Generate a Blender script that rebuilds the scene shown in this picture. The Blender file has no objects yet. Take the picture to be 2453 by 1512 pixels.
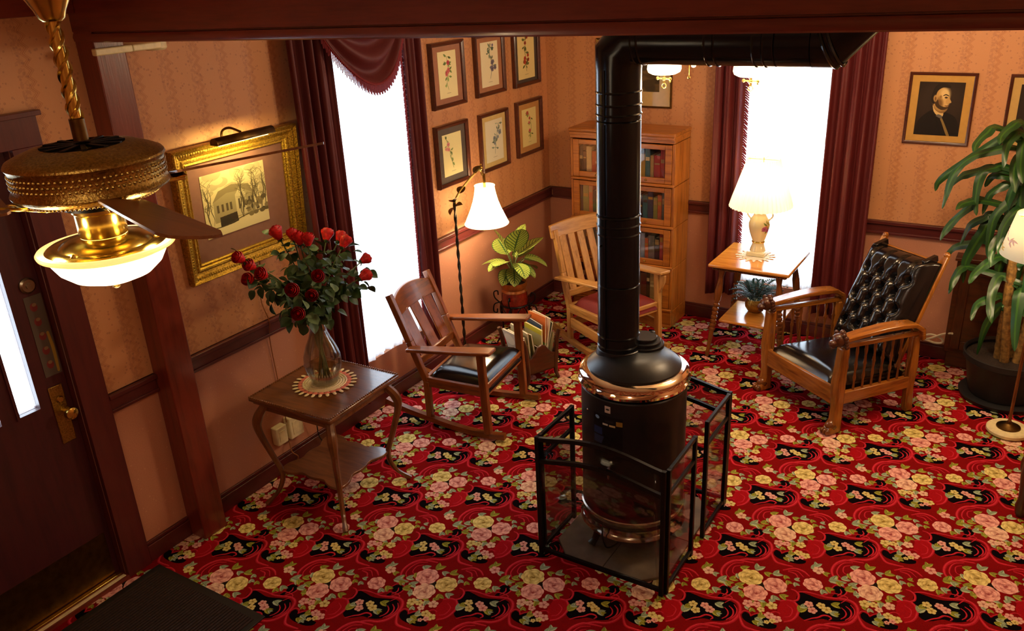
import bpy, math, random
import numpy as np
from mathutils import Vector, Matrix, Euler
random.seed(11)
RNG = np.random.default_rng(5)
sc = bpy.context.scene
COL = bpy.context.collection
PI = math.pi

# ---------------------------------------------------------------- camera, world, lights, exposure
cam_d = bpy.data.cameras.new('camera')
cam = bpy.data.objects.new('camera', cam_d)
COL.objects.link(cam)
cam_d.sensor_width = 36.0
cam_d.lens = 2034.2 / 2453 * 36
cam_d.clip_start = 0.05
cam.matrix_world = Matrix(((0.84777381, -0.16725058, 0.50329595, 3.42483),
                           (0.52822965, 0.35120714, -0.77306337, -5.93145),
                           (-0.04746583, 0.92123873, 0.38609093, 2.64818),
                           (0, 0, 0, 1)))
sc.camera = cam
sc.view_settings.view_transform = 'Standard'
sc.view_settings.look = 'None'
sc.view_settings.gamma = 1.0
sc.view_settings.use_curve_mapping = False
sc.view_settings.exposure = 0.0
W = bpy.data.worlds.new('daylight')
sc.world = W
W.use_nodes = True
wbg = W.node_tree.nodes['Background']
wbg.inputs[0].default_value = (0.72, 0.86, 1.0, 1)
wbg.inputs[1].default_value = 12.0

def lamp(name, kind, loc, power, color=(1, .66, .34), size=.1, rot=(0, 0, 0), sy=None, portal=False, spread=None):
    d = bpy.data.lights.new(name, kind)
    d.energy = power
    d.color = color
    if kind == 'AREA':
        d.size = size
        if sy:
            d.shape = 'RECTANGLE'; d.size_y = sy
        if spread: d.spread = spread
        if portal: d.cycles.is_portal = True
    else:
        d.shadow_soft_size = size
    o = bpy.data.objects.new(name, d)
    COL.objects.link(o)
    o.location = loc
    o.rotation_euler = rot
    return o
WARM = (1.0, .74, .46)
# daylight portals in the two windows and the door glass
lamp('window_portal', 'AREA', (-.16, -2.05, 1.32), 1, size=.75, sy=2.0, rot=(0, -PI/2, 0), portal=True).data.size = 2.0
bpy.data.lights['window_portal'].size_y = .8
lamp('back_window_portal', 'AREA', (1.87, .16, 1.32), 1, size=.8, sy=2.0, rot=(-PI/2, 0, 0), portal=True)
# added fill lights above the picture's edge, and the stair hall lamp behind the camera
lamp('parlour_fill_light', 'POINT', (2.75, -1.6, 2.45), 60, WARM, .15)
lamp('side_fill_light', 'POINT', (4.4, -2.6, 2.45), 14, WARM, .15)
lamp('stair_hall_lamp', 'POINT', (3.2, -6.9, 3.5), 42, (1, .80, .58), .2)

# ---------------------------------------------------------------- materials
def lin(h):
    if isinstance(h, str):
        h = h.lstrip('#'); c = [int(h[i:i+2], 16) / 255 for i in (0, 2, 4)]
    else: c = h
    return tuple(((v + .055) / 1.055) ** 2.4 if v > .04045 else v / 12.92 for v in c) + (1,)

class NT:
    def __init__(s, name):
        s.m = bpy.data.materials.new(name); s.m.use_nodes = True
        s.t = s.m.node_tree; s.b = s.t.nodes['Principled BSDF']
        s.out = s.t.nodes['Material Output']
    def n(s, typ, **kw):
        x = s.t.nodes.new(typ)
        for k, v in kw.items():
            if k.startswith('i_'): x.inputs[k[2:].replace('_', ' ')].default_value = v
            else: setattr(x, k, v)
        return x
    def l(s, a, b): s.t.links.new(a, b)
    def math(s, op, a, b=None, c=None):
        x = s.t.nodes.new('ShaderNodeMath'); x.operation = op
        for i, v in enumerate((a, b, c)):
            if v is None: continue
            if isinstance(v, (int, float)): x.inputs[i].default_value = v
            else: s.l(v, x.inputs[i])
        return x.outputs[0]
    def mix(s, f, a, b, blend='MIX'):
        x = s.t.nodes.new('ShaderNodeMix'); x.data_type = 'RGBA'; x.blend_type = blend
        for i, v in ((0, f), (6, a), (7, b)):
            if isinstance(v, (int, float, tuple)): x.inputs[i].default_value = v
            else: s.l(v, x.inputs[i])
        return x.outputs[2]
    def set(s, **kw):
        for k, v in kw.items():
            i = s.b.inputs[k.replace('_', ' ')]
            if isinstance(v, (int, float, tuple)): i.default_value = v
            else: s.l(v, i)
        return s
    def bump(s, h, strength=.3, dist=.01):
        x = s.n('ShaderNodeBump'); x.inputs['Strength'].default_value = strength
        x.inputs['Distance'].default_value = dist
        s.l(h, x.inputs['Height']); s.l(x.outputs[0], s.b.inputs['Normal'])
    def noise(s, scale, detail=3, vec=None, rough=.55):
        x = s.n('ShaderNodeTexNoise'); x.inputs['Scale'].default_value = scale
        x.inputs['Detail'].default_value = detail; x.inputs['Roughness'].default_value = rough
        if vec is not None: s.l(vec, x.inputs['Vector'])
        return x.outputs['Fac']
    def obj(s): return s.n('ShaderNodeTexCoord').outputs['Object']
    def mapped(s, vec, scale):
        x = s.n('ShaderNodeMapping'); x.inputs['Scale'].default_value = scale
        s.l(vec, x.inputs['Vector']); return x.outputs[0]
    def ramp(s, f, stops):
        x = s.n('ShaderNodeValToRGB'); e = x.color_ramp.elements
        while len(e) < len(stops): e.new(.5)
        for el, (p, c) in zip(e, stops): el.position = p; el.color = c
        s.l(f, x.inputs[0]); return x.outputs[0]

def plain(name, col, rough=.5, metal=0, var=.12, scale=30, bump=0, coat=0, spec=.5, **kw):
    t = NT(name); c = lin(col)
    f = t.noise(scale, 3, t.obj())
    d = tuple(v * (1 - var * 1.6) for v in c[:3]) + (1,); e = tuple(min(1, v * (1 + var)) for v in c[:3]) + (1,)
    t.set(Base_Color=t.ramp(f, [(.3, d), (.7, e)]), Roughness=rough, Metallic=metal)
    t.b.inputs['Specular IOR Level'].default_value = spec
    if coat: t.set(Coat_Weight=coat, Coat_Roughness=.08)
    if bump: t.bump(f, bump, .004)
    for k, v in kw.items(): t.set(**{k: v})
    return t.m

def wood(name, dark, light, rough=.35, coat=.25):
    fam = {}
    for ax in range(3):
        t = NT(name + '_grain_' + 'xyz'[ax])
        sc_ = [14, 14, 14]; sc_[ax] = 1.3
        v = t.mapped(t.obj(), tuple(sc_))
        a = t.noise(2.2, 4, v, .65); b = t.noise(9, 2, v)
        f = t.math('ADD', t.math('MULTIPLY', a, .75), t.math('MULTIPLY', b, .25))
        t.set(Base_Color=t.ramp(f, [(.32, lin(dark)), (.55, lin(light)), (.72, lin(light))]), Roughness=rough)
        if coat: t.set(Coat_Weight=coat, Coat_Roughness=.12)
        t.bump(b, .12, .003)
        fam[ax] = t.m
    return fam

def glow(name, col, strength, base='#ffffff'):
    t = NT(name)
    t.set(Base_Color=lin(base), Roughness=.4, Emission_Color=lin(col), Emission_Strength=strength)
    return t.m

M = {}
M['mahogany'] = wood('mahogany', '#5a2a0a', '#8f4a16', .32, .2)
M['oak'] = wood('golden_oak', '#75400f', '#b06b24', .33, .3)
M['oak_pale'] = wood('pale_oak', '#94622a', '#c99550', .38, .25)
M['morris'] = wood('chair_oak', '#6a3810', '#a3641f', .26, .5)
M['walnut'] = wood('walnut', '#4c2a12', '#774823', .28, .5)
M['honey'] = wood('honey_maple', '#a8641e', '#d48f3a', .18, .7)
M['turned'] = wood('turned_wood', '#4c2810', '#7d451a', .25, .5)
M['darkwood'] = wood('dark_wood', '#2e1409', '#50260f', .35, .3)
M['trim'] = wood('painted_maroon_trim', '#48181a', '#58211e', .38, .2)
M['beam'] = wood('varnished_beam', '#602218', '#782f20', .3, .45)
M['door'] = wood('door_paint', '#38141a', '#471a1e', .45, .1)
M['bladewood'] = wood('fan_blade_wood', '#5a3115', '#83502a', .35, .2)
M['frame'] = wood('dark_frame_wood', '#33150d', '#4f2416', .3, .3)
M['brass'] = plain('brass', '#dcc062', .2, 1, .08)
M['brass_old'] = plain('antique_brass', '#b0924a', .32, 1, .3, 160, .5)
M['bronze'] = plain('bronze', '#6b5028', .4, 1, .2)
M['iron'] = plain('black_iron', '#141213', .42, .6, .2)
M['iron_twist'] = plain('twisted_iron', '#4c4436', .35, .9, .3, 90)
M['steel_black'] = plain('black_stove_paint', '#16181c', .36, .1, .12, 60, .05)
M['pipe'] = plain('black_pipe_enamel', '#23272d', .2, .6, .1)
M['nickel'] = plain('copper_nickel', '#ecdcc6', .08, 1, .04)
M['chrome'] = plain('dull_chrome', '#cfc8bc', .16, 1, .1)
M['leather'] = plain('black_leather', '#0d0d0f', .17, 0, .2, 220, .08, 0, .7)
M['redseat'] = plain('red_upholstery', '#7a1a14', .7, 0, .2, 200, .2)
M['goldleaf'] = plain('gold_leaf', '#b08a2c', .42, .75, .35, 120, .9)
M['black'] = plain('black_plastic', '#1b1b1d', .5, 0, .15)
M['cream'] = plain('cream_enamel', '#e6d9a8', .4, 0, .1)
M['creamplastic'] = plain('cream_plastic', '#e8dcae', .45, 0, .06)
M['white'] = plain('white_paint', '#efe8da', .5, 0, .04)
M['cord_white'] = plain('white_cord', '#d8cdb0', .5, 0, .05)
M['cord_tan'] = plain('tan_cord', '#8a5426', .5, 0, .1)
M['soil'] = plain('soil', '#2a1c12', .95, 0, .5, 90, .8)
M['terracotta'] = plain('copper_planter', '#a8622a', .3, .5, .2)
M['redglaze'] = plain('red_glazed_ceramic', '#7c1c0e', .16, 0, .25, 60, 0, .5)
M['slate'] = plain('slate_hearth', '#857a6a', .5, 0, .25, 9, .3)
M['crochet_cream'] = plain('cream_crochet', '#ead9ae', .9, 0, .08, 400, .3)
M['crochet_pink'] = plain('pink_crochet', '#e0806a', .9, 0, .12, 400, .3)
M['crochet_white'] = plain('white_crochet', '#f2ead8', .9, 0, .06, 400, .3)
M['petal'] = plain('rose_petal', '#d21a1c', .5, 0, .3, 60, .1)
M['stem'] = plain('rose_stem', '#4a5a22', .55, 0, .2)
M['roseleaf'] = plain('rose_leaf', '#2c4a22', .5, 0, .35, 40, .1)
M['roseleaf_pale'] = plain('rose_leaf_pale', '#5f7a52', .5, 0, .3, 40, .1)
M['fern'] = plain('fern_green', '#1f4a28', .5, 0, .35, 40)
M['cane'] = plain('dracaena_cane', '#8d6a34', .7, 0, .4, 40, .5)
M['rubber'] = plain('brown_ribbed_mat', '#2f1a12', .75, 0, .2, 80, .2)
M['rubber_edge'] = plain('black_mat_edge', '#1c1814', .5, 0, .2)
M['paper'] = plain('page_paper', '#e6dcc0', .8, 0, .1)
M['pewter'] = plain('silver_lock', '#9a8f7a', .3, 1, .15)
M['ceilingpaint'] = plain('ceiling_paint', '#d9b78c', .8, 0, .05)
M['wire'] = plain('black_wire', '#141414', .5, 0, .1)

def velvet():
    t = NT('maroon_velvet'); v = t.obj()
    f = t.noise(260, 2, v); g = t.noise(6, 3, v)
    t.set(Base_Color=t.mix(t.math('MULTIPLY', g, .6), lin('#601618'), lin('#470f15')), Roughness=.6, Sheen_Weight=.25, Sheen_Roughness=.4)
    t.b.inputs['Sheen Tint'].default_value = lin('#b04a44')
    t.bump(f, .15, .002)
    return t.m
M['velvet'] = velvet()

def sheer():
    t = NT('white_sheer')
    d = t.n('ShaderNodeBsdfTranslucent'); d.inputs[0].default_value = (.9, .92, .95, 1)
    e = t.n('ShaderNodeBsdfDiffuse'); e.inputs[0].default_value = (.85, .85, .86, 1)
    tr = t.n('ShaderNodeBsdfTransparent')
    a = t.n('ShaderNodeMixShader'); a.inputs[0].default_value = .4
    t.l(d.outputs[0], a.inputs[1]); t.l(e.outputs[0], a.inputs[2])
    b = t.n('ShaderNodeMixShader')
    w = t.noise(900, 1, t.obj())
    t.l(t.math('MULTIPLY_ADD', w, .3, .15), b.inputs[0])
    t.l(a.outputs[0], b.inputs[1]); t.l(tr.outputs[0], b.inputs[2])
    t.l(b.outputs[0], t.out.inputs['Surface'])
    return t.m
M['sheer'] = sheer()

def thin_glass(name, tint=(1, 1, 1, 1), gloss=.05, rough=.02, opaque=0, body=(.02, .02, .02, 1), fk=.5):
    t = NT(name)
    tr = t.n('ShaderNodeBsdfTransparent'); tr.inputs[0].default_value = tint
    g = t.n('ShaderNodeBsdfGlossy'); g.inputs['Roughness'].default_value = rough
    lw = t.n('ShaderNodeLayerWeight'); lw.inputs[0].default_value = .35
    m = t.n('ShaderNodeMixShader')
    t.l(t.math('ADD', t.math('MULTIPLY', lw.outputs['Fresnel'], fk), gloss), m.inputs[0])
    src = tr.outputs[0]
    if opaque:
        d = t.n('ShaderNodeBsdfDiffuse'); d.inputs[0].default_value = body
        mm = t.n('ShaderNodeMixShader'); mm.inputs[0].default_value = opaque
        t.l(src, mm.inputs[1]); t.l(d.outputs[0], mm.inputs[2]); src = mm.outputs[0]
    t.l(src, m.inputs[1]); t.l(g.outputs[0], m.inputs[2])
    t.l(m.outputs[0], t.out.inputs['Surface'])
    return t.m
M['glass'] = thin_glass('clear_glass')
M['picglass'] = thin_glass('picture_glass', gloss=.004, fk=.3)
M['vaseglass'] = thin_glass('vase_glass', (.975, .985, .975, 1), .05, .01)
M['mesh'] = thin_glass('smoked_screen_pane', (.84, .82, .81, 1), .004, .06, .04, (.03, .025, .025, 1), .22)

def shade_mat(name, col, tr, em, stripes=None):
    t = NT(name)
    d = t.n('ShaderNodeBsdfTranslucent'); d.inputs[0].default_value = lin(col)
    e = t.n('ShaderNodeBsdfDiffuse'); e.inputs[0].default_value = lin(col)
    a = t.n('ShaderNodeMixShader'); a.inputs[0].default_value = 1 - tr
    t.l(d.outputs[0], a.inputs[1]); t.l(e.outputs[0], a.inputs[2])
    em_ = t.n('ShaderNodeEmission'); em_.inputs[0].default_value = lin(stripes or '#ffd79a'); em_.inputs[1].default_value = em
    s = t.n('ShaderNodeAddShader'); t.l(a.outputs[0], s.inputs[0]); t.l(em_.outputs[0], s.inputs[1])
    t.l(s.outputs[0], t.out.inputs['Surface'])
    return t.m
M['shade_white'] = shade_mat('lit_white_shade', '#f6ecd8', .6, 1.6, '#ffe9c0')
M['shade_pleat'] = shade_mat('lit_pleated_shade', '#f4e6c4', .55, .22, '#ffe2b0')
M['bowl'] = glow('lit_opal_glass', '#ffe2b0', 4.0)
M['bowl_rim'] = shade_mat('cream_opal_rim', '#f0dcb0', .5, .45, '#ffd58c')
M['opal'] = glow('lit_small_opal', '#ffe0a8', 3.0)
M['bulb'] = glow('picture_bulb', '#ffce6a', 14.0)

def wallpaper(axis):
    t = NT('zigzag_wallpaper_' + 'xy'[axis])
    s = t.n('ShaderNodeSeparateXYZ'); v = t.obj(); t.l(v, s.inputs[0])
    u = s.outputs[axis]; z = s.outputs[2]
    per = .158
    uu = t.math('MULTIPLY', u, 1 / per)
    fr = t.math('SUBTRACT', uu, t.math('FLOOR', uu))
    tri = t.math('PINGPONG', t.math('ADD', z, 20), .0215)
    off = t.math('SUBTRACT', t.math('MULTIPLY', t.math('SUBTRACT', fr, .5), per), t.math('MULTIPLY', t.math('SUBTRACT', tri, .01075), 1.05))
    d1 = t.math('ABSOLUTE', off)
    line = t.math('LESS_THAN', d1, .0032)
    l2 = t.math('LESS_THAN', t.math('ABSOLUTE', t.math('SUBTRACT', d1, .0085)), .0018)
    ln = t.math('MAXIMUM', line, l2)
    band = t.math('SMOOTH_MIN', t.math('ABSOLUTE', t.math('SUBTRACT', fr, .3)), 1, .01)
    bandm = t.math('LESS_THAN', band, .11)
    vo = t.n('ShaderNodeTexVoronoi'); vo.inputs['Scale'].default_value = 42; t.l(v, vo.inputs['Vector'])
    dots = t.math('LESS_THAN', vo.outputs['Distance'], .22)
    nz = t.noise(60, 3, v)
    fl = t.math('MULTIPLY', bandm, t.math('GREATER_THAN', nz, .5))
    c = t.mix(t.math('MULTIPLY', ln, .5), lin('#c98f60'), lin('#a26036'))
    c = t.mix(t.math('MULTIPLY', dots, .4), c, lin('#8f5a44'))
    c = t.mix(t.math('MULTIPLY', fl, .3), c, lin('#99604a'))
    vo2 = t.n('ShaderNodeTexVoronoi'); vo2.inputs['Scale'].default_value = 26; t.l(v, vo2.inputs['Vector'])
    nz2 = t.noise(170, 2, v)
    low = t.mix(t.math('MULTIPLY', nz2, .7), lin('#c48a6a'), lin('#a56850'))
    low = t.mix(t.math('MULTIPLY', t.math('LESS_THAN', vo2.outputs['Distance'], .13), .35), low, lin('#d6a47e'))
    up = t.math('GREATER_THAN', z, .88)
    t.set(Base_Color=t.mix(up, low, c), Roughness=.62)
    t.bump(t.math('MULTIPLY', t.math('ADD', t.math('ADD', ln, t.math('MULTIPLY', fl, .4)), t.math('MULTIPLY', nz, .4)), up), .5, .003)
    return t.m
M['paper_y'] = wallpaper(1)
M['paper_x'] = wallpaper(0)

# ---------------------------------------------------------------- mesh builder
def frame_from(d, up=(0, 0, 1)):
    d = Vector(d).normalized(); up = Vector(up)
    if abs(d.dot(up)) > .99: up = Vector((0, 1, 0)) if abs(d.y) < .9 else Vector((1, 0, 0))
    r = d.cross(up).normalized(); u = r.cross(d).normalized()
    return r, u, d

class MB:
    def __init__(s): s.v = []; s.f = []; s.uv = None
    def add(s, vs, fs):
        o = len(s.v); s.v += [tuple(p) for p in vs]; s.f += [tuple(i + o for i in f) for f in fs]
        return s
    def box(s, c, d, rot=None):
        x, y, z = (k / 2 for k in d)
        vs = [Vector(q) for q in ((-x,-y,-z),(x,-y,-z),(x,y,-z),(-x,y,-z),(-x,-y,z),(x,-y,z),(x,y,z),(-x,y,z))]
        if rot is not None: vs = [rot @ q for q in vs]
        c = Vector(c)
        return s.add([q + c for q in vs], [(0,3,2,1),(4,5,6,7),(0,1,5,4),(1,2,6,5),(2,3,7,6),(3,0,4,7)])
    def span(s, a, b):
        return s.box([(p + q) / 2 for p, q in zip(a, b)], [abs(q - p) for p, q in zip(a, b)])
    def bar(s, p, q, w, h, up=(0, 0, 1), w2=None, h2=None):
        p, q = Vector(p), Vector(q); r, u, d = frame_from(q - p, up)
        vs = []
        for c, a, b in ((p, w, h), (q, w2 or w, h2 or h)):
            for i, j in ((-1,-1),(1,-1),(1,1),(-1,1)): vs.append(c + r * i * a / 2 + u * j * b / 2)
        return s.add(vs, [(3,2,1,0),(4,5,6,7),(0,1,5,4),(1,2,6,5),(2,3,7,6),(3,0,4,7)])
    def tube(s, pts, r, n=10, caps=True, up=(0, 0, 1), flat=1.0):
        pts = [Vector(p) for p in pts]; N = len(pts)
        rs = r if isinstance(r, (list, tuple)) else [r] * N
        o = len(s.v); prev = None; fs = []
        for i, p in enumerate(pts):
            d = (pts[min(i + 1, N - 1)] - pts[max(i - 1, 0)])
            if prev is None: a, u, d = frame_from(d, up)
            else:
                d = d.normalized(); a = (prev - d * prev.dot(d)).normalized(); u = a.cross(d)
            prev = a
            for k in range(n):
                t = 2 * PI * k / n
                s.v.append(tuple(p + (a * math.cos(t) + u * math.sin(t) * flat) * rs[i]))
        for i in range(N - 1):
            for k in range(n):
                k2 = (k + 1) % n
                s.f.append((o + i*n + k, o + i*n + k2, o + (i+1)*n + k2, o + (i+1)*n + k))
        if caps:
            s.f.append(tuple(o + k for k in range(n))[::-1]); s.f.append(tuple(o + (N-1)*n + k for k in range(n)))
        return s
    def lathe(s, prof, n=28, c=(0, 0, 0), axis=None, ripple=None, closed=True):
        """prof: (radius, height) from bottom to top"""
        o = len(s.v); c = Vector(c)
        R, U, D = (Vector((1,0,0)), Vector((0,1,0)), Vector((0,0,1))) if axis is None else frame_from(axis)
        for i, (r, z) in enumerate(prof):
            for k in range(n):
                t = 2 * PI * k / n
                rr = r * (ripple(t, i) if ripple else 1)
                s.v.append(tuple(c + R * rr * math.cos(t) + U * rr * math.sin(t) + D * z))
        m = len(prof)
        flip = axis is not None
        for i in range(m - 1):
            for k in range(n):
                k2 = (k + 1) % n
                q = (o + i*n + k, o + i*n + k2, o + (i+1)*n + k2, o + (i+1)*n + k)
                s.f.append(q)
        if closed:
            s.f.append(tuple(o + k for k in range(n))[::-1]); s.f.append(tuple(o + (m-1)*n + k for k in range(n)))
        return s
    def prism(s, poly, origin, X, Y, depth):
        """polygon in the plane X,Y, extruded along X x Y by depth"""
        X, Y, o = Vector(X), Vector(Y), Vector(origin); Z = X.cross(Y).normalized()
        a = [o + X * p[0] + Y * p[1] for p in poly]; n = len(a)
        vs = a + [p + Z * depth for p in a]
        fs = [tuple(range(n))[::-1], tuple(range(n, 2 * n))] + [(i, (i+1) % n, n + (i+1) % n, n + i) for i in range(n)]
        return s.add(vs, fs)
    def grid(s, fn, nu, nv, wrap=False, uv=False):
        o = len(s.v)
        for j in range(nv + 1):
            for i in range(nu + (0 if wrap else 1)): s.v.append(tuple(fn(i / nu, j / nv)))
        w = nu if wrap else nu + 1
        for j in range(nv):
            for i in range(nu):
                i2 = (i + 1) % nu if wrap else i + 1
                s.f.append((o + j*w + i, o + j*w + i2, o + (j+1)*w + i2, o + (j+1)*w + i))
        return s
    def sphere(s, c, r, n=12, m=8, sc=(1, 1, 1)):
        c = Vector(c)
        prof = [(max(1e-4, math.sin(PI * i / m)), -math.cos(PI * i / m)) for i in range(m + 1)]
        o = len(s.v); s.lathe(prof, n)
        for i in range(o, len(s.v)):
            p = Vector(s.v[i]); s.v[i] = tuple(c + Vector((p.x * sc[0], p.y * sc[1], p.z * sc[2])) * r)
        return s
    def mesh(s, name, angle=.6):
        me = bpy.data.meshes.new(name)
        me.from_pydata(s.v, [], s.f); me.update()
        me.polygons.foreach_set('use_smooth', [True] * len(me.polygons))
        me.set_sharp_from_angle(angle=angle)
        return me
    def build(s, name, mat, parent=None, bevel=0, angle=.6, solid=0, M4=None, sub=0):
        me = s.mesh(name, angle)
        if isinstance(mat, dict):
            a = np.array(s.v); d = a.max(0) - a.min(0); mat = mat[int(d.argmax())]
        if mat is not None: me.materials.append(mat)
        o = bpy.data.objects.new(name, me); COL.objects.link(o)
        if parent is not None: o.parent = parent
        if M4 is not None: o.matrix_local = M4
        if sub:
            m = o.modifiers.new('smooth', 'SUBSURF'); m.levels = sub; m.render_levels = sub
        if solid:
            m = o.modifiers.new('thickness', 'SOLIDIFY'); m.thickness = solid; m.offset = 0
        if bevel:
            m = o.modifiers.new('edges', 'BEVEL'); m.width = bevel; m.segments = 2; m.limit_method = 'ANGLE'; m.angle_limit = .7
        return o

def inst(name, me, parent, M4):
    o = bpy.data.objects.new(name, me); COL.objects.link(o); o.parent = parent; o.matrix_local = M4
    return o
def setp(o, label=None, cat=None, group=None, kind=None):
    if label: o['label'] = label
    if cat: o['category'] = cat
    if group: o['group'] = group
    if kind: o['kind'] = kind
    return o
def thing(name, label, cat, loc=(0, 0, 0), rz=0, group=None, M4=None):
    o = bpy.data.objects.new(name, None); COL.objects.link(o); o.empty_display_size = .05
    if M4 is not None: o.matrix_world = M4
    else: o.location = loc; o.rotation_euler = (0, 0, rz)
    return setp(o, label, cat, group)
def struct(mb, name, mat, label=None, bevel=0, parent=None):
    o = mb.build(name, mat, parent, bevel)
    return setp(o, label, None, None, 'structure')
def bez(pts, n=24):
    """Catmull-Rom through pts"""
    P = [np.array(p, float) for p in pts]; P = [2*P[0]-P[1]] + P + [2*P[-1]-P[-2]]; out = []
    segs = len(P) - 3; per = max(2, n // segs)
    for i in range(segs):
        a, b, c, d = P[i:i+4]
        for k in range(per):
            t = k / per
            out.append(.5 * (2*b + (c-a)*t + (2*a-5*b+4*c-d)*t*t + (3*b-a-3*c+d)*t**3))
    out.append(P[-2]); return out
WALL_L = Matrix(((0, 0, 1, 0), (1, 0, 0, 0), (0, 1, 0, 0), (0, 0, 0, 1)))   # local x = along +y, y = up, z = out of the left wall
WALL_B = Matrix(((1, 0, 0, 0), (0, 0, -1, 0), (0, 1, 0, 0), (0, 0, 0, 1)))  # local x = along +x, y = up, z = out of the back wall

# ---------------------------------------------------------------- painted surfaces (carpet weave, prints): arrays made here, no files
class Paint:
    def __init__(s, w, h, col, wrap=False):
        s.w, s.h, s.wrap = w, h, wrap
        s.a = np.empty((h, w, 3), np.float32); s.a[:] = s.c(col)
    @staticmethod
    def c(h): return np.array([int(h[i:i+2], 16) / 255 for i in (1, 3, 5)], np.float32) if isinstance(h, str) else np.array(h, np.float32)
    def win(s, x0, x1, y0, y1):
        X = np.arange(math.floor(x0) - 1, math.ceil(x1) + 2); Y = np.arange(math.floor(y0) - 1, math.ceil(y1) + 2)
        if not s.wrap: X = X[(X >= 0) & (X < s.w)]; Y = Y[(Y >= 0) & (Y < s.h)]
        return X, Y
    def put(s, X, Y, al, col):
        if not len(X) or not len(Y): return
        ix = np.ix_(Y % s.h, X % s.w); al = al[..., None]
        s.a[ix] = s.a[ix] * (1 - al) + col * al
    def ell(s, x, y, rx, ry, col, ang=0, soft=1.0, fn=None):
        r = max(rx, ry) * 1.3
        X, Y = s.win(x - r, x + r, y - r, y + r)
        dx = X[None, :] - x; dy = Y[:, None] - y
        u = (dx * math.cos(ang) + dy * math.sin(ang)) / rx; v = (-dx * math.sin(ang) + dy * math.cos(ang)) / ry
        d = np.hypot(u, v); th = np.arctan2(v, u)
        if fn: al, cc = fn(d, th, u, v)
        else: al, cc = np.clip((1 - d) * min(rx, ry) / soft + .5, 0, 1), s.c(col)
        s.put(X, Y, al, cc)
    def rose(s, x, y, r, base, dark, a0):
        b, k = s.c(base), s.c(dark)
        hi = np.clip(b * 1.12 + .03, 0, 1); md = b * .8 + k * .2
        def disc(d, th, u, v):
            return np.clip((1 + .06 * np.cos(7 * (th + a0)) - d) * r / 1.5 + .5, 0, 1), md * .8 + k * .2
        s.ell(x, y, r, r, None, 0, 1, disc)
        for n, rad, pr, ph in ((7, .62, .46, 0), (5, .38, .42, .5), (3, .17, .30, 1.1)):
            for q in range(n):
                a = a0 + ph + 2 * PI * q / n
                def petal(d, th, u, v):
                    al = np.clip((1 - d) * r * pr / 1.6 + .4, 0, 1)
                    w = np.clip(.42 + .62 * u - .25 * np.abs(v) + .12 * v, 0, 1)[..., None]
                    rim = np.clip((d - .86) * 6, 0, 1)[..., None] * (u < .25)[..., None] * .5
                    c = k * .62 + b * .38
                    c = c * (1 - w) + hi * w
                    return al, c * (1 - rim) + k * rim
                s.ell(x + math.cos(a) * r * rad, y + math.sin(a) * r * rad, r * pr, r * pr * 1.05, None, a, 1, petal)
        s.ell(x + r * .08, y - r * .06, r * .17, r * .12, tuple(k), a0, 3)
        s.ell(x - r * .02, y + r * .06, r * .1, r * .06, tuple(md), a0, 3)
    def blossom(s, x, y, r, base, dark, a0=0, n=5):
        b, k = s.c(base), s.c(dark)
        def fn(d, th, u, v):
            edge = .78 + .24 * np.abs(np.cos(n / 2 * (th + a0)))
            w = np.clip((.34 - d) * 4, 0, 1) + .4 * (np.abs(np.sin(n / 2 * (th + a0))) > .93)
            w = np.clip(w, 0, 1)[..., None]
            return np.clip((edge - d) * r / 1.5 + .5, 0, 1), b * (1 - w) + k * w
        s.ell(x, y, r, r, None, 0, 1, fn)
    def leaf(s, x, y, dx, dy, col, rib, wd=.42):
        L = math.hypot(dx, dy); an = math.atan2(dy, dx); b, k = s.c(col), s.c(rib)
        def fn(d, th, u, v):
            edge = np.clip(1 - u * u, 0, 1) * .98 * (1 - .25 * u)
            al = np.clip((edge - np.abs(v)) * L * wd / 1.4 + .4, 0, 1) * (np.abs(u) < 1)
            w = (np.clip(1 - np.abs(v) * 7, 0, 1) * .8 + .35 * (v > 0))[..., None]
            return al, b * (1 - w) + k * w
        s.ell(x, y, L, L * wd, None, an, 1, fn)
    def stroke(s, pts, w, col, taper=.5, n=36, at=((0, 0),)):
        P = np.array(bez(pts, n)); r = w / 2
        T = np.linspace(0, 1, len(P)); R = r * (1 - taper + taper * np.sin(PI * np.clip(T, 0.02, .98)))
        X, Y = np.arange(math.floor(P[:, 0].min() - w), math.ceil(P[:, 0].max() + w) + 1), np.arange(math.floor(P[:, 1].min() - w), math.ceil(P[:, 1].max() + w) + 1)
        gx, gy = np.meshgrid(X, Y); best = np.full(gx.shape, 1e9)
        for i in range(len(P) - 1):
            a, b = P[i], P[i + 1]; e = b - a; L2 = max(1e-9, e @ e)
            t = np.clip(((gx - a[0]) * e[0] + (gy - a[1]) * e[1]) / L2, 0, 1)
            best = np.minimum(best, np.hypot(gx - a[0] - e[0] * t, gy - a[1] - e[1] * t) - (R[i] * (1 - t) + R[i + 1] * t))
        al = np.clip(.5 - best, 0, 1)
        for ox, oy in at:
            XX, YY = X + ox, Y + oy
            if s.wrap: s.put(XX, YY, al, s.c(col))
            else:
                mx = (XX >= 0) & (XX < s.w); my = (YY >= 0) & (YY < s.h)
                s.put(XX[mx], YY[my], al[np.ix_(my, mx)], s.c(col))
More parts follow.
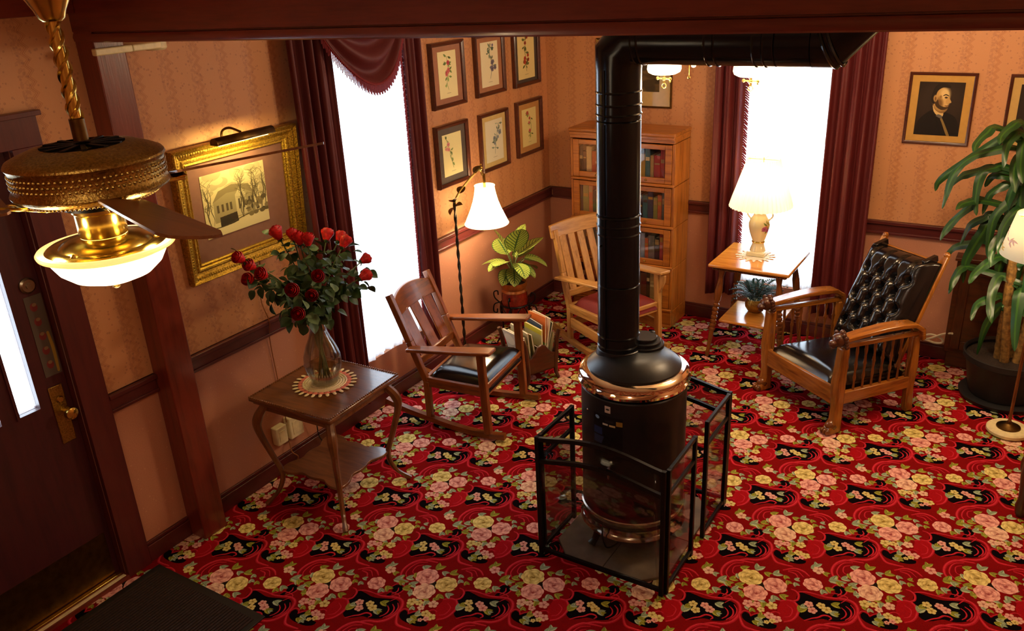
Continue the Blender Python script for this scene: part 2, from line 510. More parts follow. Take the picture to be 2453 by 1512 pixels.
    def poly(s, pts, col, at=((0, 0),), smooth=True):
        P = np.array(bez(list(pts) + [pts[0]], 8 * len(pts)) if smooth else list(pts) + [pts[0]])
        X, Y = np.arange(math.floor(P[:, 0].min()), math.ceil(P[:, 0].max()) + 1), np.arange(math.floor(P[:, 1].min()), math.ceil(P[:, 1].max()) + 1)
        gx, gy = np.meshgrid(X, Y); ins = np.zeros(gx.shape, bool)
        for (x1, y1), (x2, y2) in zip(P[:-1], P[1:]):
            if y1 == y2: continue
            c = ((y1 > gy) != (y2 > gy)) & (gx < (x2 - x1) * (gy - y1) / (y2 - y1) + x1)
            ins ^= c
        for ox, oy in at:
            XX, YY = X + ox, Y + oy; al = ins.astype(np.float32)
            if not s.wrap:
                mx = (XX >= 0) & (XX < s.w); my = (YY >= 0) & (YY < s.h)
                XX, YY, al = XX[mx], YY[my], al[np.ix_(my, mx)]
            s.put(XX, YY, al, s.c(col))
    def image(s, name):
        im = bpy.data.images.new(name, s.w, s.h)
        px = np.ones((s.h, s.w, 4), np.float32); px[..., :3] = np.clip(s.a, 0, 1)
        im.pixels.foreach_set(px.ravel()); im.update(); im.pack()
        return im

def image_mat(name, im, scale=None, rough=.7, coords='UV'):
    t = NT(name)
    v = t.n('ShaderNodeTexCoord').outputs[coords]
    if scale: v = t.mapped(v, scale)
    x = t.n('ShaderNodeTexImage'); x.image = im; x.extension = 'REPEAT'
    t.l(v, x.inputs[0])
    t.set(Base_Color=x.outputs[0], Roughness=rough)
    t.b.inputs['Specular IOR Level'].default_value = .3
    return t, x

def quad_print(name, w, h, z, mat, parent, cx=0, cy=0):
    """a printed sheet: thin box whose UV runs 0..1 over its face"""
    mb = MB().box((cx, cy, z), (w, h, .002)); o = mb.build(name, mat, parent)
    uv = o.data.uv_layers.new(name='uv')
    for p in o.data.polygons:
        for li in p.loop_indices:
            c = o.data.vertices[o.data.loops[li].vertex_index].co
            uv.data[li].uv = ((c.x - cx) / w + .5, (c.y - cy) / h + .5)
    return o

# ---- carpet: a half-drop floral repeat (column .437 m, drop .474 m), drawn at 1.1 px per mm
K = 1.1
CW, CH = int(round(.437 * 4 * 1000 * K)), int(round(.474 * 2 * 1000 * K))
cp = Paint(CW, CH, '#7e0c0d', True)
cells = [(i, j) for i in range(4) for j in range(2)]
def cell_off(i, j): return (int(round(437 * i * K)), int(round((474 * j + 237 * i) * K)))
offs = [cell_off(i, j) for i, j in cells]
sk = lambda pts: [(x * K, y * K) for x, y in pts]
RED2, SCROLL, SCROLL2, INK = '#7a0a10', '#cc3440', '#a81a2a', '#0b060a'
# softer crimson shading in the ground
cp.poly(sk([(-60, 120), (-140, 90), (-140, 0), (-60, -20), (60, 60), (40, 130)]), '#7c0b10', offs)
cp.poly(sk([(80, 140), (150, 170), (200, 130), (180, 70), (120, 60)]), '#7c0b10', offs)
for pts in ([(172,26),(184,40),(211,40),(251,36),(281,41),(332,62),(368,74),(396,61),(411,27),(408,-17),(382,-53),(342,-76),(301,-83),(259,-117),(231,-122),(209,-106),(192,-73),(178,-37),(173,-3)],
            [(-2,-216),(5,-197),(24,-201),(35,-213),(50,-190),(76,-173),(97,-185),(130,-209),(145,-210),(145,-231),(116,-250),(70,-255),(29,-251),(6,-236)],
            [(294,123),(303,151),(327,160),(347,149),(351,124),(336,101),(320,77),(307,78),(313,107),(305,122)]):
    cp.poly(sk(pts), INK, offs)
cp.poly(sk([(119,-63),(144,-41),(174,-39),(197,-70),(202,-110),(190,-148),(168,-174),(145,-155),(122,-119)]), '#a0121a', offs)
STR = [([(259,59),(289,61),(329,75),(369,88),(401,78),(420,46),(424,6),(413,-42),(383,-75),(345,-90),(317,-112),(290,-140),(273,-170)],13),([(372,42),(392,28),(402,6),(401,-18),(388,-44)],7),([(358,24),(374,12),(383,-6),(381,-26),(370,-46)],6),([(388,60),(406,40),(413,16),(411,-10),(400,-38)],6),([(239,-128),(263,-100),(284,-82),(300,-59),(320,-53),(334,-61),(329,-74)],8),([(118,-59),(143,-38),(174,-38),(199,-69),(203,-113),(192,-152),(168,-177)],11),([(140,39),(158,37),(176,21),(181,-14),(164,-34),(143,-38)],9),([(172,37),(199,52),(229,57),(259,59)],8),([(423,19),(443,-18),(467,-46),(500,-48),(539,-43)],12),([(-60,135),(-105,125),(-140,112),(-167,69),(-172,13),(-151,-28),(-104,-46)],12),([(-101,113),(-137,89),(-151,44),(-144,0),(-104,-33)],6),([(-108,88),(-129,65),(-124,27),(-103,14)],5),([(73,150),(114,185),(156,184),(186,164)],10),([(96,151),(129,149),(150,121)],7),([(94,158),(132,171),(166,145)],5),([(291,125),(305,163),(334,168),(354,148),(351,113),(329,75)],7),([(327,141),(336,120),(325,92)],6),([(259,59),(281,78),(290,113),(291,125)],7),([(-8,-219),(-2,-194),(19,-190),(33,-207)],6),([(33,-207),(56,-180),(91,-164),(117,-135),(140,-137)],6),([(150,-70),(178,-88),(180,-130),(160,-150)],5),([(-88,-184),(-71,-138),(-119,-134),(-159,-152)],5)]
for i, (pts, w) in enumerate(STR):
    cp.stroke(sk(pts), w * 1.2 * K, SCROLL2, .45, at=offs)
    cp.stroke(sk(pts), w * K * .55, SCROLL, .5, at=[(x - 1, y + 2) for x, y in offs])
LEAVES = [(-95,79,18,2),(-31,102,3,21),(10,92,15,-2),(48,105,13,14),(-78,-47,19,6),(-84,-85,15,13),(-40,-91,11,-10),(83,-46,13,-12),(112,-22,17,-2),(78,-74,12,-4),(55,-105,13,-12),(34,-95,14,8),(92,113,9,-9),(138,114,11,4),(110,83,10,-9),(143,86,9,-9),(-155,-58,16,18),(-131,-56,14,-5),(275,120,16,-6),(259,96,10,-11),(282,186,18,14),(313,187,16,-3),(210,-77,1,19),(208,-50,9,10),(322,28,17,5),(326,-27,17,2),(343,-25,10,-1),(62,-215,17,5),(69,-194,7,15),(76,-232,8,-10),(55,-236,13,-1),(-2,-166,11,-1),(24,-165,6,-11),(186,228,9,14),(239,217,14,-2),(199,251,0,16),(-46,-101,6,14),(103,10,7,12),(-115,-20,14,10),(-100,20,13,-8),(15,-120,8,-14)]
ROSES = [(-42,32,49),(70,30,46),(7,-57,47),(214,117,38)]
BUDS = [(0,-139,24),(95,-105,24),(213,223,26),(35,-128,19),(60,-150,17)]
SMALL = [(230,-19,20),(253,-50,21),(278,-4,20),(305,-18,22),(101,-169,21),(135,-175,22),(103,-213,12),(122,-195,15)]
PINK, YEL, PEACH = ('#e0a89a', '#a04a48'), ('#dacb82', '#8f7430'), ('#e2bda0', '#a8685a')
GREY, OLIVE = ('#b2c09c', '#4a6448'), ('#a8a640', '#4c5a1a')
for n, (i, j) in enumerate(cells):
    ox, oy = offs[n]; r = random.Random(n * 7 + 3)
    for q, (x, y, dx, dy) in enumerate(LEAVES):
        for side in (1, -1):
            c = GREY if (q + i) % 2 else OLIVE
            a = math.atan2(dy, dx) + side * .55; L = math.hypot(dx, dy) * 1.35
            cp.leaf(ox + (x + math.cos(a) * L * .5) * K, oy + (y + math.sin(a) * L * .5) * K, math.cos(a) * L * K, math.sin(a) * L * K, *c, wd=.48)
    pal = [PINK, YEL, PEACH] if (i + j) % 2 else [YEL, PINK, PINK]
    pal2 = [PINK, YEL, PEACH]
    cp.poly([(ox + x * K, oy + y * K) for x, y in ((-60, -10), (-20, 5), (40, -30), (30, 30), (0, 10))], '#241a12')
    for q, (x, y, rr) in enumerate(ROSES):
        cp.rose(ox + x * K, oy + y * K, rr * 1.06 * K, *(pal[q] if q < 3 else pal2[(i + j) % 2]), r.random() * 6)
    for q, (x, y, rr) in enumerate(BUDS): cp.blossom(ox + x * K, oy + y * K, rr * K, *pal2[(q + i) % 3], r.random() * 6)
    for q, (x, y, rr) in enumerate(SMALL): cp.blossom(ox + x * K, oy + y * K, rr * K, *pal2[(q // 2 + i + j) % 2], r.random() * 6)
cp.a *= (1 + .10 * RNG.standard_normal((CH, CW, 1))).astype(np.float32)
t, x = image_mat('floral_carpet', cp.image('carpet_weave'), None, 1.0, 'Object')
mp = t.n('ShaderNodeMapping'); mp.inputs['Scale'].default_value = (1 / (.437 * 4), 1 / (.474 * 2), 1)
mp.inputs['Location'].default_value = (-2.639 / (.437 * 4), 2.812 / (.474 * 2), 0)
t.l(t.n('ShaderNodeTexCoord').outputs['Object'], mp.inputs['Vector']); t.l(mp.outputs[0], x.inputs[0])
t.b.inputs['Specular IOR Level'].default_value = .05
t.bump(t.noise(420, 2, t.obj()), .5, .004)
M['carpet'] = t.m

# ---------------------------------------------------------------- the room
CEIL = 2.70
struct(MB().span((-.2, -8.2, -.12), (5.6, .2, 0)), 'floor', M['carpet'], 'wall to wall red carpet with a repeating rose bouquet pattern')
struct(MB().span((-.2, -5.0, CEIL), (5.6, .2, CEIL + .1)), 'ceiling', M['ceilingpaint'])
struct(MB().span((-.2, -8.2, 4.3), (5.6, -5.0, 4.4)).span((-.2, -5.1, CEIL + .1), (5.6, -5.0, 4.3)), 'ceiling.001', M['ceilingpaint'])
def wall_with_holes(axis, pos, thick, a0, a1, z1, holes):
    """boxes around rectangular holes (a,b,z0,z1) of a wall plane"""
    mb = MB(); cuts = sorted({a0, a1} | {h[0] for h in holes} | {h[1] for h in holes})
    def put(a, b, c, d):
        if d - c < 1e-6: return
        if axis == 1: mb.span((pos - thick, a, c), (pos, b, d))
        else: mb.span((a, pos, c), (b, pos + thick, d))
    for a, b in zip(cuts[:-1], cuts[1:]):
        z = 0
        for h in sorted(holes, key=lambda h: h[2]):
            if h[0] <= a + 1e-6 and h[1] >= b - 1e-6: put(a, b, z, h[2]); z = h[3]
        put(a, b, z, z1)
    return mb
WIN1 = (-2.50, -1.74, .34, 2.36); WIN2 = (1.54, 2.19, .34, 2.36); DOOR = (-5.12, -4.19, 0, 2.06)
struct(wall_with_holes(1, 0, .14, -8.2, .14, 4.3, [WIN1, DOOR]), 'wall_left', M['paper_y'], 'left wall with peach zigzag wallpaper above a maroon rail')
struct(wall_with_holes(0, 0, .14, 0, 5.5, CEIL, [WIN2]), 'wall_back', M['paper_x'], 'back wall with peach zigzag wallpaper above a maroon rail')
struct(MB().span((5.4, -8.2, 0), (5.54, .14, 4.3)), 'wall_right', M['paper_y'])
struct(MB().span((0, -8.2, 0), (5.4, -8.06, 4.3)), 'wall_front', M['paper_x'])

def window(n, wall, a0, a1, z0, z1):
    w, h = a1 - a0, z1 - z0; cx = (a0 + a1) / 2
    r = thing('window_%d' % n, None, None, M4=Matrix.Translation((0, cx, z0) if wall is WALL_L else (cx, 0, z0)) @ wall)
    r['kind'] = 'structure'
    f = .05
    fr = MB().span((-w/2, 0, -.13), (-w/2 + f, h, -.03)).span((w/2 - f, 0, -.13), (w/2, h, -.03)).span((-w/2 + f, 0, -.13), (w/2 - f, f, -.03)).span((-w/2 + f, h - f, -.13), (w/2 - f, h, -.03))
    fr.build('frame', M['white'], r)
    MB().span((-w/2 + f, h * .52, -.10), (w/2 - f, h * .52 + .04, -.06)).build('meeting_rail', M['white'], r)
    MB().span((-w/2 + f, f, -.085), (w/2 - f, h * .52, -.08)).build('pane', M['glass'], r)
    MB().span((-w/2 + f, h * .52 + .04, -.085), (w/2 - f, h - f, -.08)).build('pane', M['glass'], r)
    return r
window(1, WALL_L, *WIN1); window(2, WALL_B, *WIN2)

def rail_profile(mb, a, b, wall, z0=.835, z1=.925):
    def P(u, z, o): return (o, u, z) if wall == 'L' else (u, -o, z)
    for o, c, d in ((.018, z0, z1), (.034, z1 - .022, z1), (.026, z0, z0 + .016)):
        mb.span(P(a, c, 0), P(b, d, o))
    return mb
def base_profile(mb, a, b, wall):
    def P(u, z, o): return (o, u, z) if wall == 'L' else (u, -o, z)
    mb.span(P(a, 0, 0), P(b, .09, .02)); mb.span(P(a, .09, 0), P(b, .108, .013)); return mb
m = MB()
for a, b in ((-4.065, -3.815), (-3.675, -2.56), (-1.66, 0)): rail_profile(m, a, b, 'L')
struct(m, 'trim_1', M['trim'], 'maroon chair rail along the left wall', .003)
m = MB()
for a, b in ((.034, 1.48), (2.25, 5.4)): rail_profile(m, a, b, 'B')
struct(m, 'trim_2', M['trim'], 'maroon chair rail along the back wall', .003)
m = MB()
for a, b in ((-4.065, -3.815), (-3.675, 0)): base_profile(m, a, b, 'L')
struct(m, 'baseboard_left', M['trim'], None, .003)
struct(base_profile(MB(), .02, 5.4, 'B'), 'baseboard_back', M['trim'], None, .003)
# door casing, post, beam, cornice board
m = MB().span((0, -4.19, 0), (.028, -4.065, 2.06)).span((0, -5.25, 2.06), (.028, -4.065, 2.175)).span((0, -5.25, 0), (.028, -5.12, 2.06)).span((0, -5.27, 2.175), (.045, -4.05, 2.195))
m.span((-.139, -4.193, 0), (0, -4.189, 2.06)).span((-.139, -4.24, 0), (-.086, -4.193, 2.06))
struct(m, 'trim_3', M['trim'], 'maroon casing around the front door', .004)
struct(MB().span((0, -3.815, 0), (.12, -3.675, 2.5)), 'trim_4', M['beam'], 'square maroon post on the left wall under the beam', .006)
struct(MB().span((0, -5.0, 2.535), (.05, -3.815, CEIL)), 'trim_5', M['beam'], 'dark frieze board over the door wall', .004)
b = MB(); L_ = 5.4; z0, z1 = 2.421, 2.49
prof = [(-3.815, .042), (-3.803, .040), (-3.803, .036), (-3.815, .034), (-3.819, .020), (-3.815, .005), (-3.808, 0), (-3.675, 0), (-3.675, .35), (-3.815, .35)]
vs = [(0, y, z0 + z) for y, z in prof] + [(L_, y, z1 + z) for y, z in prof]
n = len(prof)
b.add(vs, [tuple(range(n)), tuple(range(n, 2*n))[::-1]] + [(i, n + i, n + (i+1) % n, (i+1) % n) for i in range(n)])
struct(b, 'trim_6', M['beam'], 'varnished maroon ceiling beam across the top')

# front door
D = thing('door_1', None, None, loc=(-.06, -4.19, 0)); D['kind'] = 'structure'   # local y runs to -0.93 (hinge side)
lites = [(-.234, -.145), (-.40, -.311), (-.566, -.477), (-.732, -.643)]
m = MB(); ys = [-.925, -.732, -.643, -.566, -.477, -.40, -.311, -.234, -.145, -.005]
m.span((-.02, -.925, .012), (.02, -.004, .98)); m.span((-.02, -.925, 1.9), (.02, -.004, 2.055))
for i in range(0, 10, 2): m.span((-.02, ys[i], .98), (.02, ys[i + 1], 1.9))
m.build('door_leaf', M['door'], D)
m = MB()
for a, c in lites:
    g = .012
    m = MB().span((.02, a - g, .98 - g), (.028, a, 1.9 + g)).span((.02, c, .98 - g), (.028, c + g, 1.9 + g)).span((.02, a, .98 - g), (.028, c, .98)).span((.02, a, 1.9), (.028, c, 1.9 + g))
    m.build('glazing_bead', M['door'], D)
    MB().span((-.004, a, .98), (.002, c, 1.9)).build('pane', M['glass'], D)
MB().span((.02, -.88, .03), (.024, -.03, .26)).build('kick_plate', M['bronze'], D)
kp = MB().span((.02, -.093, .775), (.026, -.03, 1.05)).build('lock_plate', M['brass_old'], D, .004)
kn = MB().lathe([(.012, 0), (.012, .03), (.026, .036), (.03, .05), (.026, .064), (.012, .07)], 20, (.024, -.05, .925), (1, 0, 0)).build('knob', M['brass'], D)
MB().lathe([(.012, 0), (.016, .006), (.012, .012)], 14, (.026, -.058, .985), (1, 0, 0)).build('thumb_latch', M['brass'], D)
MB().lathe([(.034, 0), (.034, .008), (.026, .014), (.012, .014), (.012, .02)], 24, (.02, -.055, 1.51), (1, 0, 0)).build('deadbolt', M['pewter'], D)
# leaflet sticker by the lock
p = Paint(64, 288, '#5b5046')
rr = random.Random(4)
for k in range(5):
    p.ell(26 + rr.random() * 10, 40 + k * 52, 13, 15, '#7a3030', .3); p.ell(30, 48 + k * 52, 8, 6, '#8a7050')
p.stroke([(52, 10), (54, 90), (50, 150)], 12, '#a08030', .2)
st = MB().span((-.08, -.0365, -.001), (.08, .0365, .001))
MATP = Matrix.Translation((.0212, -.048, 1.28)) @ WALL_L
o = quad_print('sticker', .075, .365, 0, image_mat('door_sticker', p.image('sticker_print'))[0].m, D); o.matrix_local = MATP
o['label'] = 'narrow printed sticker beside the door glass'
thr = MB().span((-.08, -5.12, 0), (.03, -4.19, .018)); struct(thr, 'trim_7', M['beam'], 'wooden door threshold')
o = struct(MB().span((-.035, -5.12, .018), (-.01, -4.2, .026)), 'trim_8', M['brass'], 'brass strip on the door threshold', .002)
struct(MB().span((.0, -5.12, .018), (.02, -4.2, .021)), 'trim_9', M['cream'], 'pale strip on the door threshold', .001)

# ---------------------------------------------------------------- curtains
def curtain(name, label, wall, a0, a1, z0, z1, off, folds, amp, seed, group=None, fringe=None, flare=0):
    r = thing(name, label, 'curtain', M4=Matrix.Translation((0, 0, 0)) @ wall, group=group)
    rd = random.Random(seed); ph = [rd.random() * 6 for _ in range(4)]
    def fn(u, v):
        w = a0 + (a1 - a0) * u
        c = (a0 + a1) / 2
        w = c + (w - c) * (1 + flare * (1 - v))
        f = math.sin(2*PI*folds*u + ph[0] + .5 * math.sin(3*v + ph[1])) + .35 * math.sin(2*PI*folds*2.3*u + ph[2])
        sag = .012 * math.sin(5 * u + ph[3]) * (1 - v)
        return (w, z0 + (z1 - z0) * v + sag, off + amp * f)
    mb = MB().grid(fn, int(folds * 14), 22)
    mb.build('drape', M['velvet'], r, angle=2, solid=.006)
    if fringe is not None:
        u0 = fringe; mb = MB(); zz = z0 + .04
        while zz < z1 - .05:
            v = (zz - z0) / (z1 - z0); a = Vector(fn(u0, v)); s = 1 if u0 > .5 else -1
            mb.bar(a, a + Vector((s * .030, -.018 - rd.random() * .01, .012)), .011, .008, w2=.006, h2=.004); zz += .017
        setp(mb.build('fringe', M['fringe'], r), kind='stuff')
    return r
M['fringe'] = plain('crimson_fringe', '#7c161e', .8, 0, .25, 200, .3)
curtain('curtain', 'dark maroon curtain left of the left wall window behind the roses', WALL_L, -2.75, -2.465, .16, 2.62, .085, 4, .028, 1, flare=.06)
curtain('curtain', 'maroon curtain beside the botanical prints on the left wall', WALL_L, -1.855, -1.66, .2, 2.62, .085, 3, .026, 2, fringe=0)
curtain('curtain', 'maroon curtain between the bookcase and the back window', WALL_B, 1.405, 1.60, .25, 2.62, .085, 2.5, .026, 3, fringe=1, flare=.1)
curtain('curtain', 'dark maroon curtain right of the back window behind the black leather armchair', WALL_B, 2.175, 2.475, .2, 2.62, .085, 4, .03, 4, flare=.05)
def sheer_curtain(label, wall, a0, a1, z0, z1, seed):
    r = thing('sheer_curtain', label, 'curtain', M4=wall.copy())
    rd = random.Random(seed); p = rd.random() * 6
    def fn(u, v): return (a0 + (a1 - a0) * u, z0 + (z1 - z0) * v + .006 * math.sin(20 * u) * (1 - v), .02 + .012 * math.sin(2*PI*9*u + p + .6 * math.sin(4 * v)) + .006 * math.sin(2*PI*21*u))
    MB().grid(fn, 150, 10).build('panel', M['sheer'], r, angle=3)
sheer_curtain('white sheer curtain glowing in the left wall window', WALL_L, -2.53, -1.72, .36, 2.5, 1)
sheer_curtain('white sheer curtain glowing in the back window behind the table lamp', WALL_B, 1.52, 2.21, .36, 2.5, 2)
def swag(label, wall, a0, a1, ztop, drop, off):
    r = thing('valance', label, 'valance', M4=wall.copy())
    def lowz(u): return ztop - .16 - drop * math.sin(PI * u) ** .8
    def fn(u, v):
        zl = lowz(u); z = zl + (ztop - zl) * v
        f = .028 * math.sin(2*PI*3.2*(v + .10 * math.sin(PI * u))) * math.sin(PI * u) ** .5 + .04 * math.sin(PI * u)
        return (a0 + (a1 - a0) * u, z, off + f + .02 * (1 - v))
    MB().grid(fn, 40, 34).build('swag', M['velvet'], r, angle=2, solid=.006)
    mb = MB(); N = 92
    for i in range(N):
        u = (i + .5) / N; a = Vector(fn(u, 0)); L = .055 + .008 * math.sin(i * 2.1)
        mb.bar(a + Vector((0, .01, 0)), a + Vector((0, -L, .002)), .0055, .004, up=(0, 0, 1), w2=.004, h2=.003)
    mb.tube([fn(i / 40, 0) for i in range(41)], .007, 6)
    setp(mb.build('fringe', M['fringe'], r), kind='stuff')
    return r
swag('maroon velvet swag valance with fringe over the left wall window', WALL_L, -2.56, -1.87, 2.52, .315, .115)

# ---------------------------------------------------------------- pictures
def ring_frame(mb, w, h, prof):
    """mitred moulding: prof = list of (inset from the outer edge, height)"""
    n = len(prof); vs = []
    for sx, sy in ((-1,-1),(1,-1),(1,1),(-1,1)):
        for d, z in prof: vs.append((sx * (w/2 - d), sy * (h/2 - d), z))
    fs = []
    for c in range(4):
        c2 = (c + 1) % 4
        for i in range(n):
            i2 = (i + 1) % n
            fs.append((c*n + i, c2*n + i, c2*n + i2, c*n + i2))
    return mb.add(vs, fs)
def picture(label, wall, cx, cz, w, h, fw, paint, matcol, pw, ph, frame_mat=None, depth=.022, tilt=0, group=None, name='framed_picture', pcy=0, glass=True):
    loc = (0.001, cx, cz) if wall is WALL_L else (cx, -.001, cz)
    r = thing(name, label, 'picture', M4=Matrix.Translation(loc) @ wall @ Matrix.Rotation(tilt, 4, 'X'), group=group)
    fm = frame_mat or M['frame']; fm = fm[0] if isinstance(fm, dict) else fm
    d = depth
    ring_frame(MB(), w, h, [(0, 0), (0, d * .8), (fw * .25, d), (fw * .7, d * .82), (fw, d * .6), (fw, 0)]).build('frame', fm, r)
    MB().span((-w/2 + fw*.8, -h/2 + fw*.8, 0), (w/2 - fw*.8, h/2 - fw*.8, d * .36)).build('mat_board', plain('mat_board', matcol, .85, 0, .04), r)
    quad_print('print', pw, ph, d * .36 + .0015, paint, r, 0, pcy)
    if glass: MB().grid(lambda u, v: ((u - .5) * (w - fw*1.8), (v - .5) * (h - fw*1.8), d * .5), 1, 1).build('glass', M['picglass'], r)
    return r
def botanical(seed, bg, green, flowers, dense=1.0, soft=0):
    p = Paint(150, 230, bg); r = random.Random(seed)
    x, y = 75, 40; pts = [(x, y)]
    for k in range(5): x += r.uniform(-14, 14); y += 32; pts.append((x, y))
    p.stroke(pts, 3, green, .3)
    for k in range(int(16 * dense)):
        i = r.randrange(1, 6); bx, by = pts[i]; a = r.uniform(0, 2*PI); L = r.uniform(10, 20)
        ex, ey = bx + math.cos(a) * 22, by + math.sin(a) * 14
        p.stroke([(bx, by), ((bx + ex) / 2, (by + ey) / 2 + 3), (ex, ey)], 1.6, green, .2)
        g = Paint.c(green) * r.uniform(.7, 1.25)
        p.leaf(ex, ey, math.cos(a) * L * .7, math.sin(a) * L * .7, tuple(np.clip(g, 0, 1)), tuple(np.clip(g * 1.3, 0, 1)))
    for k in range(int(6 * dense)):
        i = r.randrange(2, 6); bx, by = pts[i]
        c = flowers[k % len(flowers)]
        p.blossom(bx + r.uniform(-24, 24), by + r.uniform(-18, 18), r.uniform(8, 14), c, tuple(Paint.c(c) * .6), r.random() * 6)
    for k in range(3): p.stroke([(58, 22), (75, 22.5), (92, 22)], 1.2, '#9a8c70', .1)
    return image_mat('botanical_%d' % seed, p.image('botanical_print_%d' % seed))[0].m
FR = [(-1.315, 1.978, 'botanical print with red blooms in a tan mat, top left of the six', '#a8755c', botanical(1, '#eee4b0', '#6f8a4a', ['#c8475a', '#d77070']), .20, .295),
      (-.815, 1.984, 'botanical print of grey violet sprigs in a tan mat, top middle of the six', '#b07a58', botanical(2, '#efe8c4', '#566a56', ['#7a7488', '#8c8298'], 1.3), .215, .30),
      (-.322, 1.98, 'botanical print of red berries in a dark mat, top right of six', '#4c4640', botanical(3, '#ecdfa0', '#55602f', ['#b8452c', '#9c3a2a']), .235, .315),
      (-1.325, 1.458, 'botanical print of a pale pink bloom in a grey mat, lower left', '#5c524c', botanical(4, '#efe6ac', '#6c8048', ['#d98a8a', '#e0a090'], .7), .215, .28),
      (-.807, 1.451, 'botanical print of pale blue flowers in a cream mat, lower middle of the six', '#d3bb78', botanical(5, '#e6e2c8', '#7c8c78', ['#8c98a0', '#a0a8a8'], 1.1), .225, .295),
      (-.315, 1.46, 'botanical print of a green leaf and pink buds in tan mat, lower right', '#c39356', botanical(6, '#eadf9c', '#6e8438', ['#d9706c', '#c85c50'], .8), .205, .28)]
for cy, cz, lab, mc, pm, pw, ph in FR:
    picture(lab, WALL_L, cy, cz, .365, .415, .026, pm, mc, pw, ph, group='six botanical prints', depth=.036)

# large gilt picture with an old photograph of a house
p = Paint(420, 330, '#d8c992'); r = random.Random(9)
for k in range(30): p.ell(r.uniform(0, 420), r.uniform(160, 330), r.uniform(20, 60), r.uniform(14, 40), tuple(Paint.c('#c9b985') * r.uniform(.92, 1.08)))
p.poly([(60, 70), (330, 70), (330, 175), (270, 205), (150, 215), (60, 180)], '#a29468', smooth=False)
p.poly([(55, 178), (150, 212), (270, 204), (335, 172), (300, 230), (190, 250), (100, 232)], '#8c7d55', smooth=False)
p.poly([(205, 75), (275, 75), (275, 190), (240, 228), (205, 190)], '#c8ba8a', smooth=False)
for x in (80, 110, 140, 165, 290, 312): p.poly([(x, 120), (x + 14, 120), (x + 14, 160), (x, 160)], '#5a4e34', smooth=False)
p.poly([(90, 40), (210, 45), (205, 100), (92, 95)], '#3a3222', smooth=False)
for x in (222, 250): p.poly([(x, 110), (x + 12, 110), (x + 12, 165), (x, 165)], '#5a4e34', smooth=False)
p.poly([(0, 0), (420, 0), (420, 46), (300, 62), (150, 40), (0, 44)], '#dccf9c', smooth=False)
p.stroke([(0, 48), (120, 44), (260, 66), (420, 74)], 5, '#4a4028', .1)
for k in range(16):
    x = r.choice([30, 60, 250, 300, 330, 370, 395]) + r.uniform(-12, 12); y = 60; pts = [(x, y)]
    for q in range(5): x += r.uniform(-14, 14); y += r.uniform(34, 50); pts.append((x, y))
    p.stroke(pts, r.uniform(3, 6), '#4d432b', .7)
    for q in range(9):
        bx, by = pts[r.randrange(2, 6)]; p.stroke([(bx, by), (bx + r.uniform(-25, 25), by + 18), (bx + r.uniform(-45, 45), by + r.uniform(20, 45))], 1.8, '#6a5d3c', .5)
for k in range(26): p.ell(r.uniform(270, 420), r.uniform(60, 140), r.uniform(8, 22), r.uniform(6, 14), tuple(Paint.c('#6c5f3e') * r.uniform(.7, 1.3)))
G = thing('gilt_picture', 'large gold framed old photograph of a house in a mauve mat', 'picture', M4=Matrix.Translation((.006, -3.135, 1.59)) @ WALL_L @ Matrix.Rotation(.055, 4, 'X'))
gw, gh = .775, .655
fr = MB(); ring_frame(fr, gw, gh, [(0, 0), (0, .042), (.006, .05), (.014, .044), (.03, .034), (.05, .024), (.058, .03), (.066, .028), (.072, .018), (.08, .022), (.086, .016), (.086, 0)])
fr.build('frame', M['goldleaf'], G)
def orn(mb, x, y):
    mb.sphere((x, y, .036), .0085, 7, 5, (1.1, 1.5, .5))
mb = MB()
nx, ny = 52, 44
for i in range(nx):
    x = -gw/2 + .022 + (gw - .044) * i / (nx - 1)
    for s in (-1, 1): orn(mb, x, s * (gh/2 - .024))
for i in range(1, ny - 1):
    y = -gh/2 + .024 + (gh - .048) * i / (ny - 1)
    for s in (-1, 1): orn(mb, s * (gw/2 - .024), y)
setp(mb.build('carved_leafwork', M['goldleaf'], G), kind='stuff')
MB().span((-gw/2 + .07, -gh/2 + .07, 0), (gw/2 - .07, gh/2 - .07, .008)).build('mat_board', plain('mauve_mat', '#8d6250', .85, 0, .05), G)
quad_print('print', .40, .315, .0095, image_mat('house_photo', p.image('house_photograph'))[0].m, G, -.035, .02)
MB().grid(lambda u, v: ((u - .5) * (gw - .16), (v - .5) * (gh - .16), .0135), 1, 1).build('glass', M['picglass'], G)
PL = thing('picture_light', 'brass tube lamp mounted over the gold framed photograph', 'lamp', M4=Matrix.Translation((.0, -3.185, 1.925)) @ WALL_L)
def half(t0, t1, n): return [(math.cos(t0 + (t1 - t0) * i / n), math.sin(t0 + (t1 - t0) * i / n)) for i in range(n + 1)]
mb = MB(); R_ = .026
mb.grid(lambda u, v: (-.175 + .35 * v, .005 + R_ * math.sin(PI * 1.12 * u - .2), .17 + R_ * math.cos(PI * 1.12 * u - .2)), 14, 1)
for s in (-1, 1): mb.prism([(R_ * math.cos(PI*1.12*i/14 - .2), R_ * math.sin(PI*1.12*i/14 - .2)) for i in range(15)], (s * .175, .005, .17), (0, 0, 1), (0, 1, 0), .003)
mb.build('lamp_shade', M['bronze'], PL, solid=.003)
MB().tube([(-.15, .0, .165), (.15, 0, .165)], .010, 10).build('tube_bulb', M['bulb'], PL)
mb = MB().tube(bez([(-.03, -.03, .045), (-.03, .03, .055), (-.02, .05, .10), (-.01, .033, .165)], 14), .006, 8)
mb.build('arm', M['bronze'], PL)
MB().span((-.05, -.045, .035), (-.01, .0, .05)).build('bracket', M['bronze'], PL)
lamp('picture_light_glow', 'AREA', (.165, -3.185, 1.905), 3.2, (1, .78, .3), .03, (0, PI * .17, 0), .3)

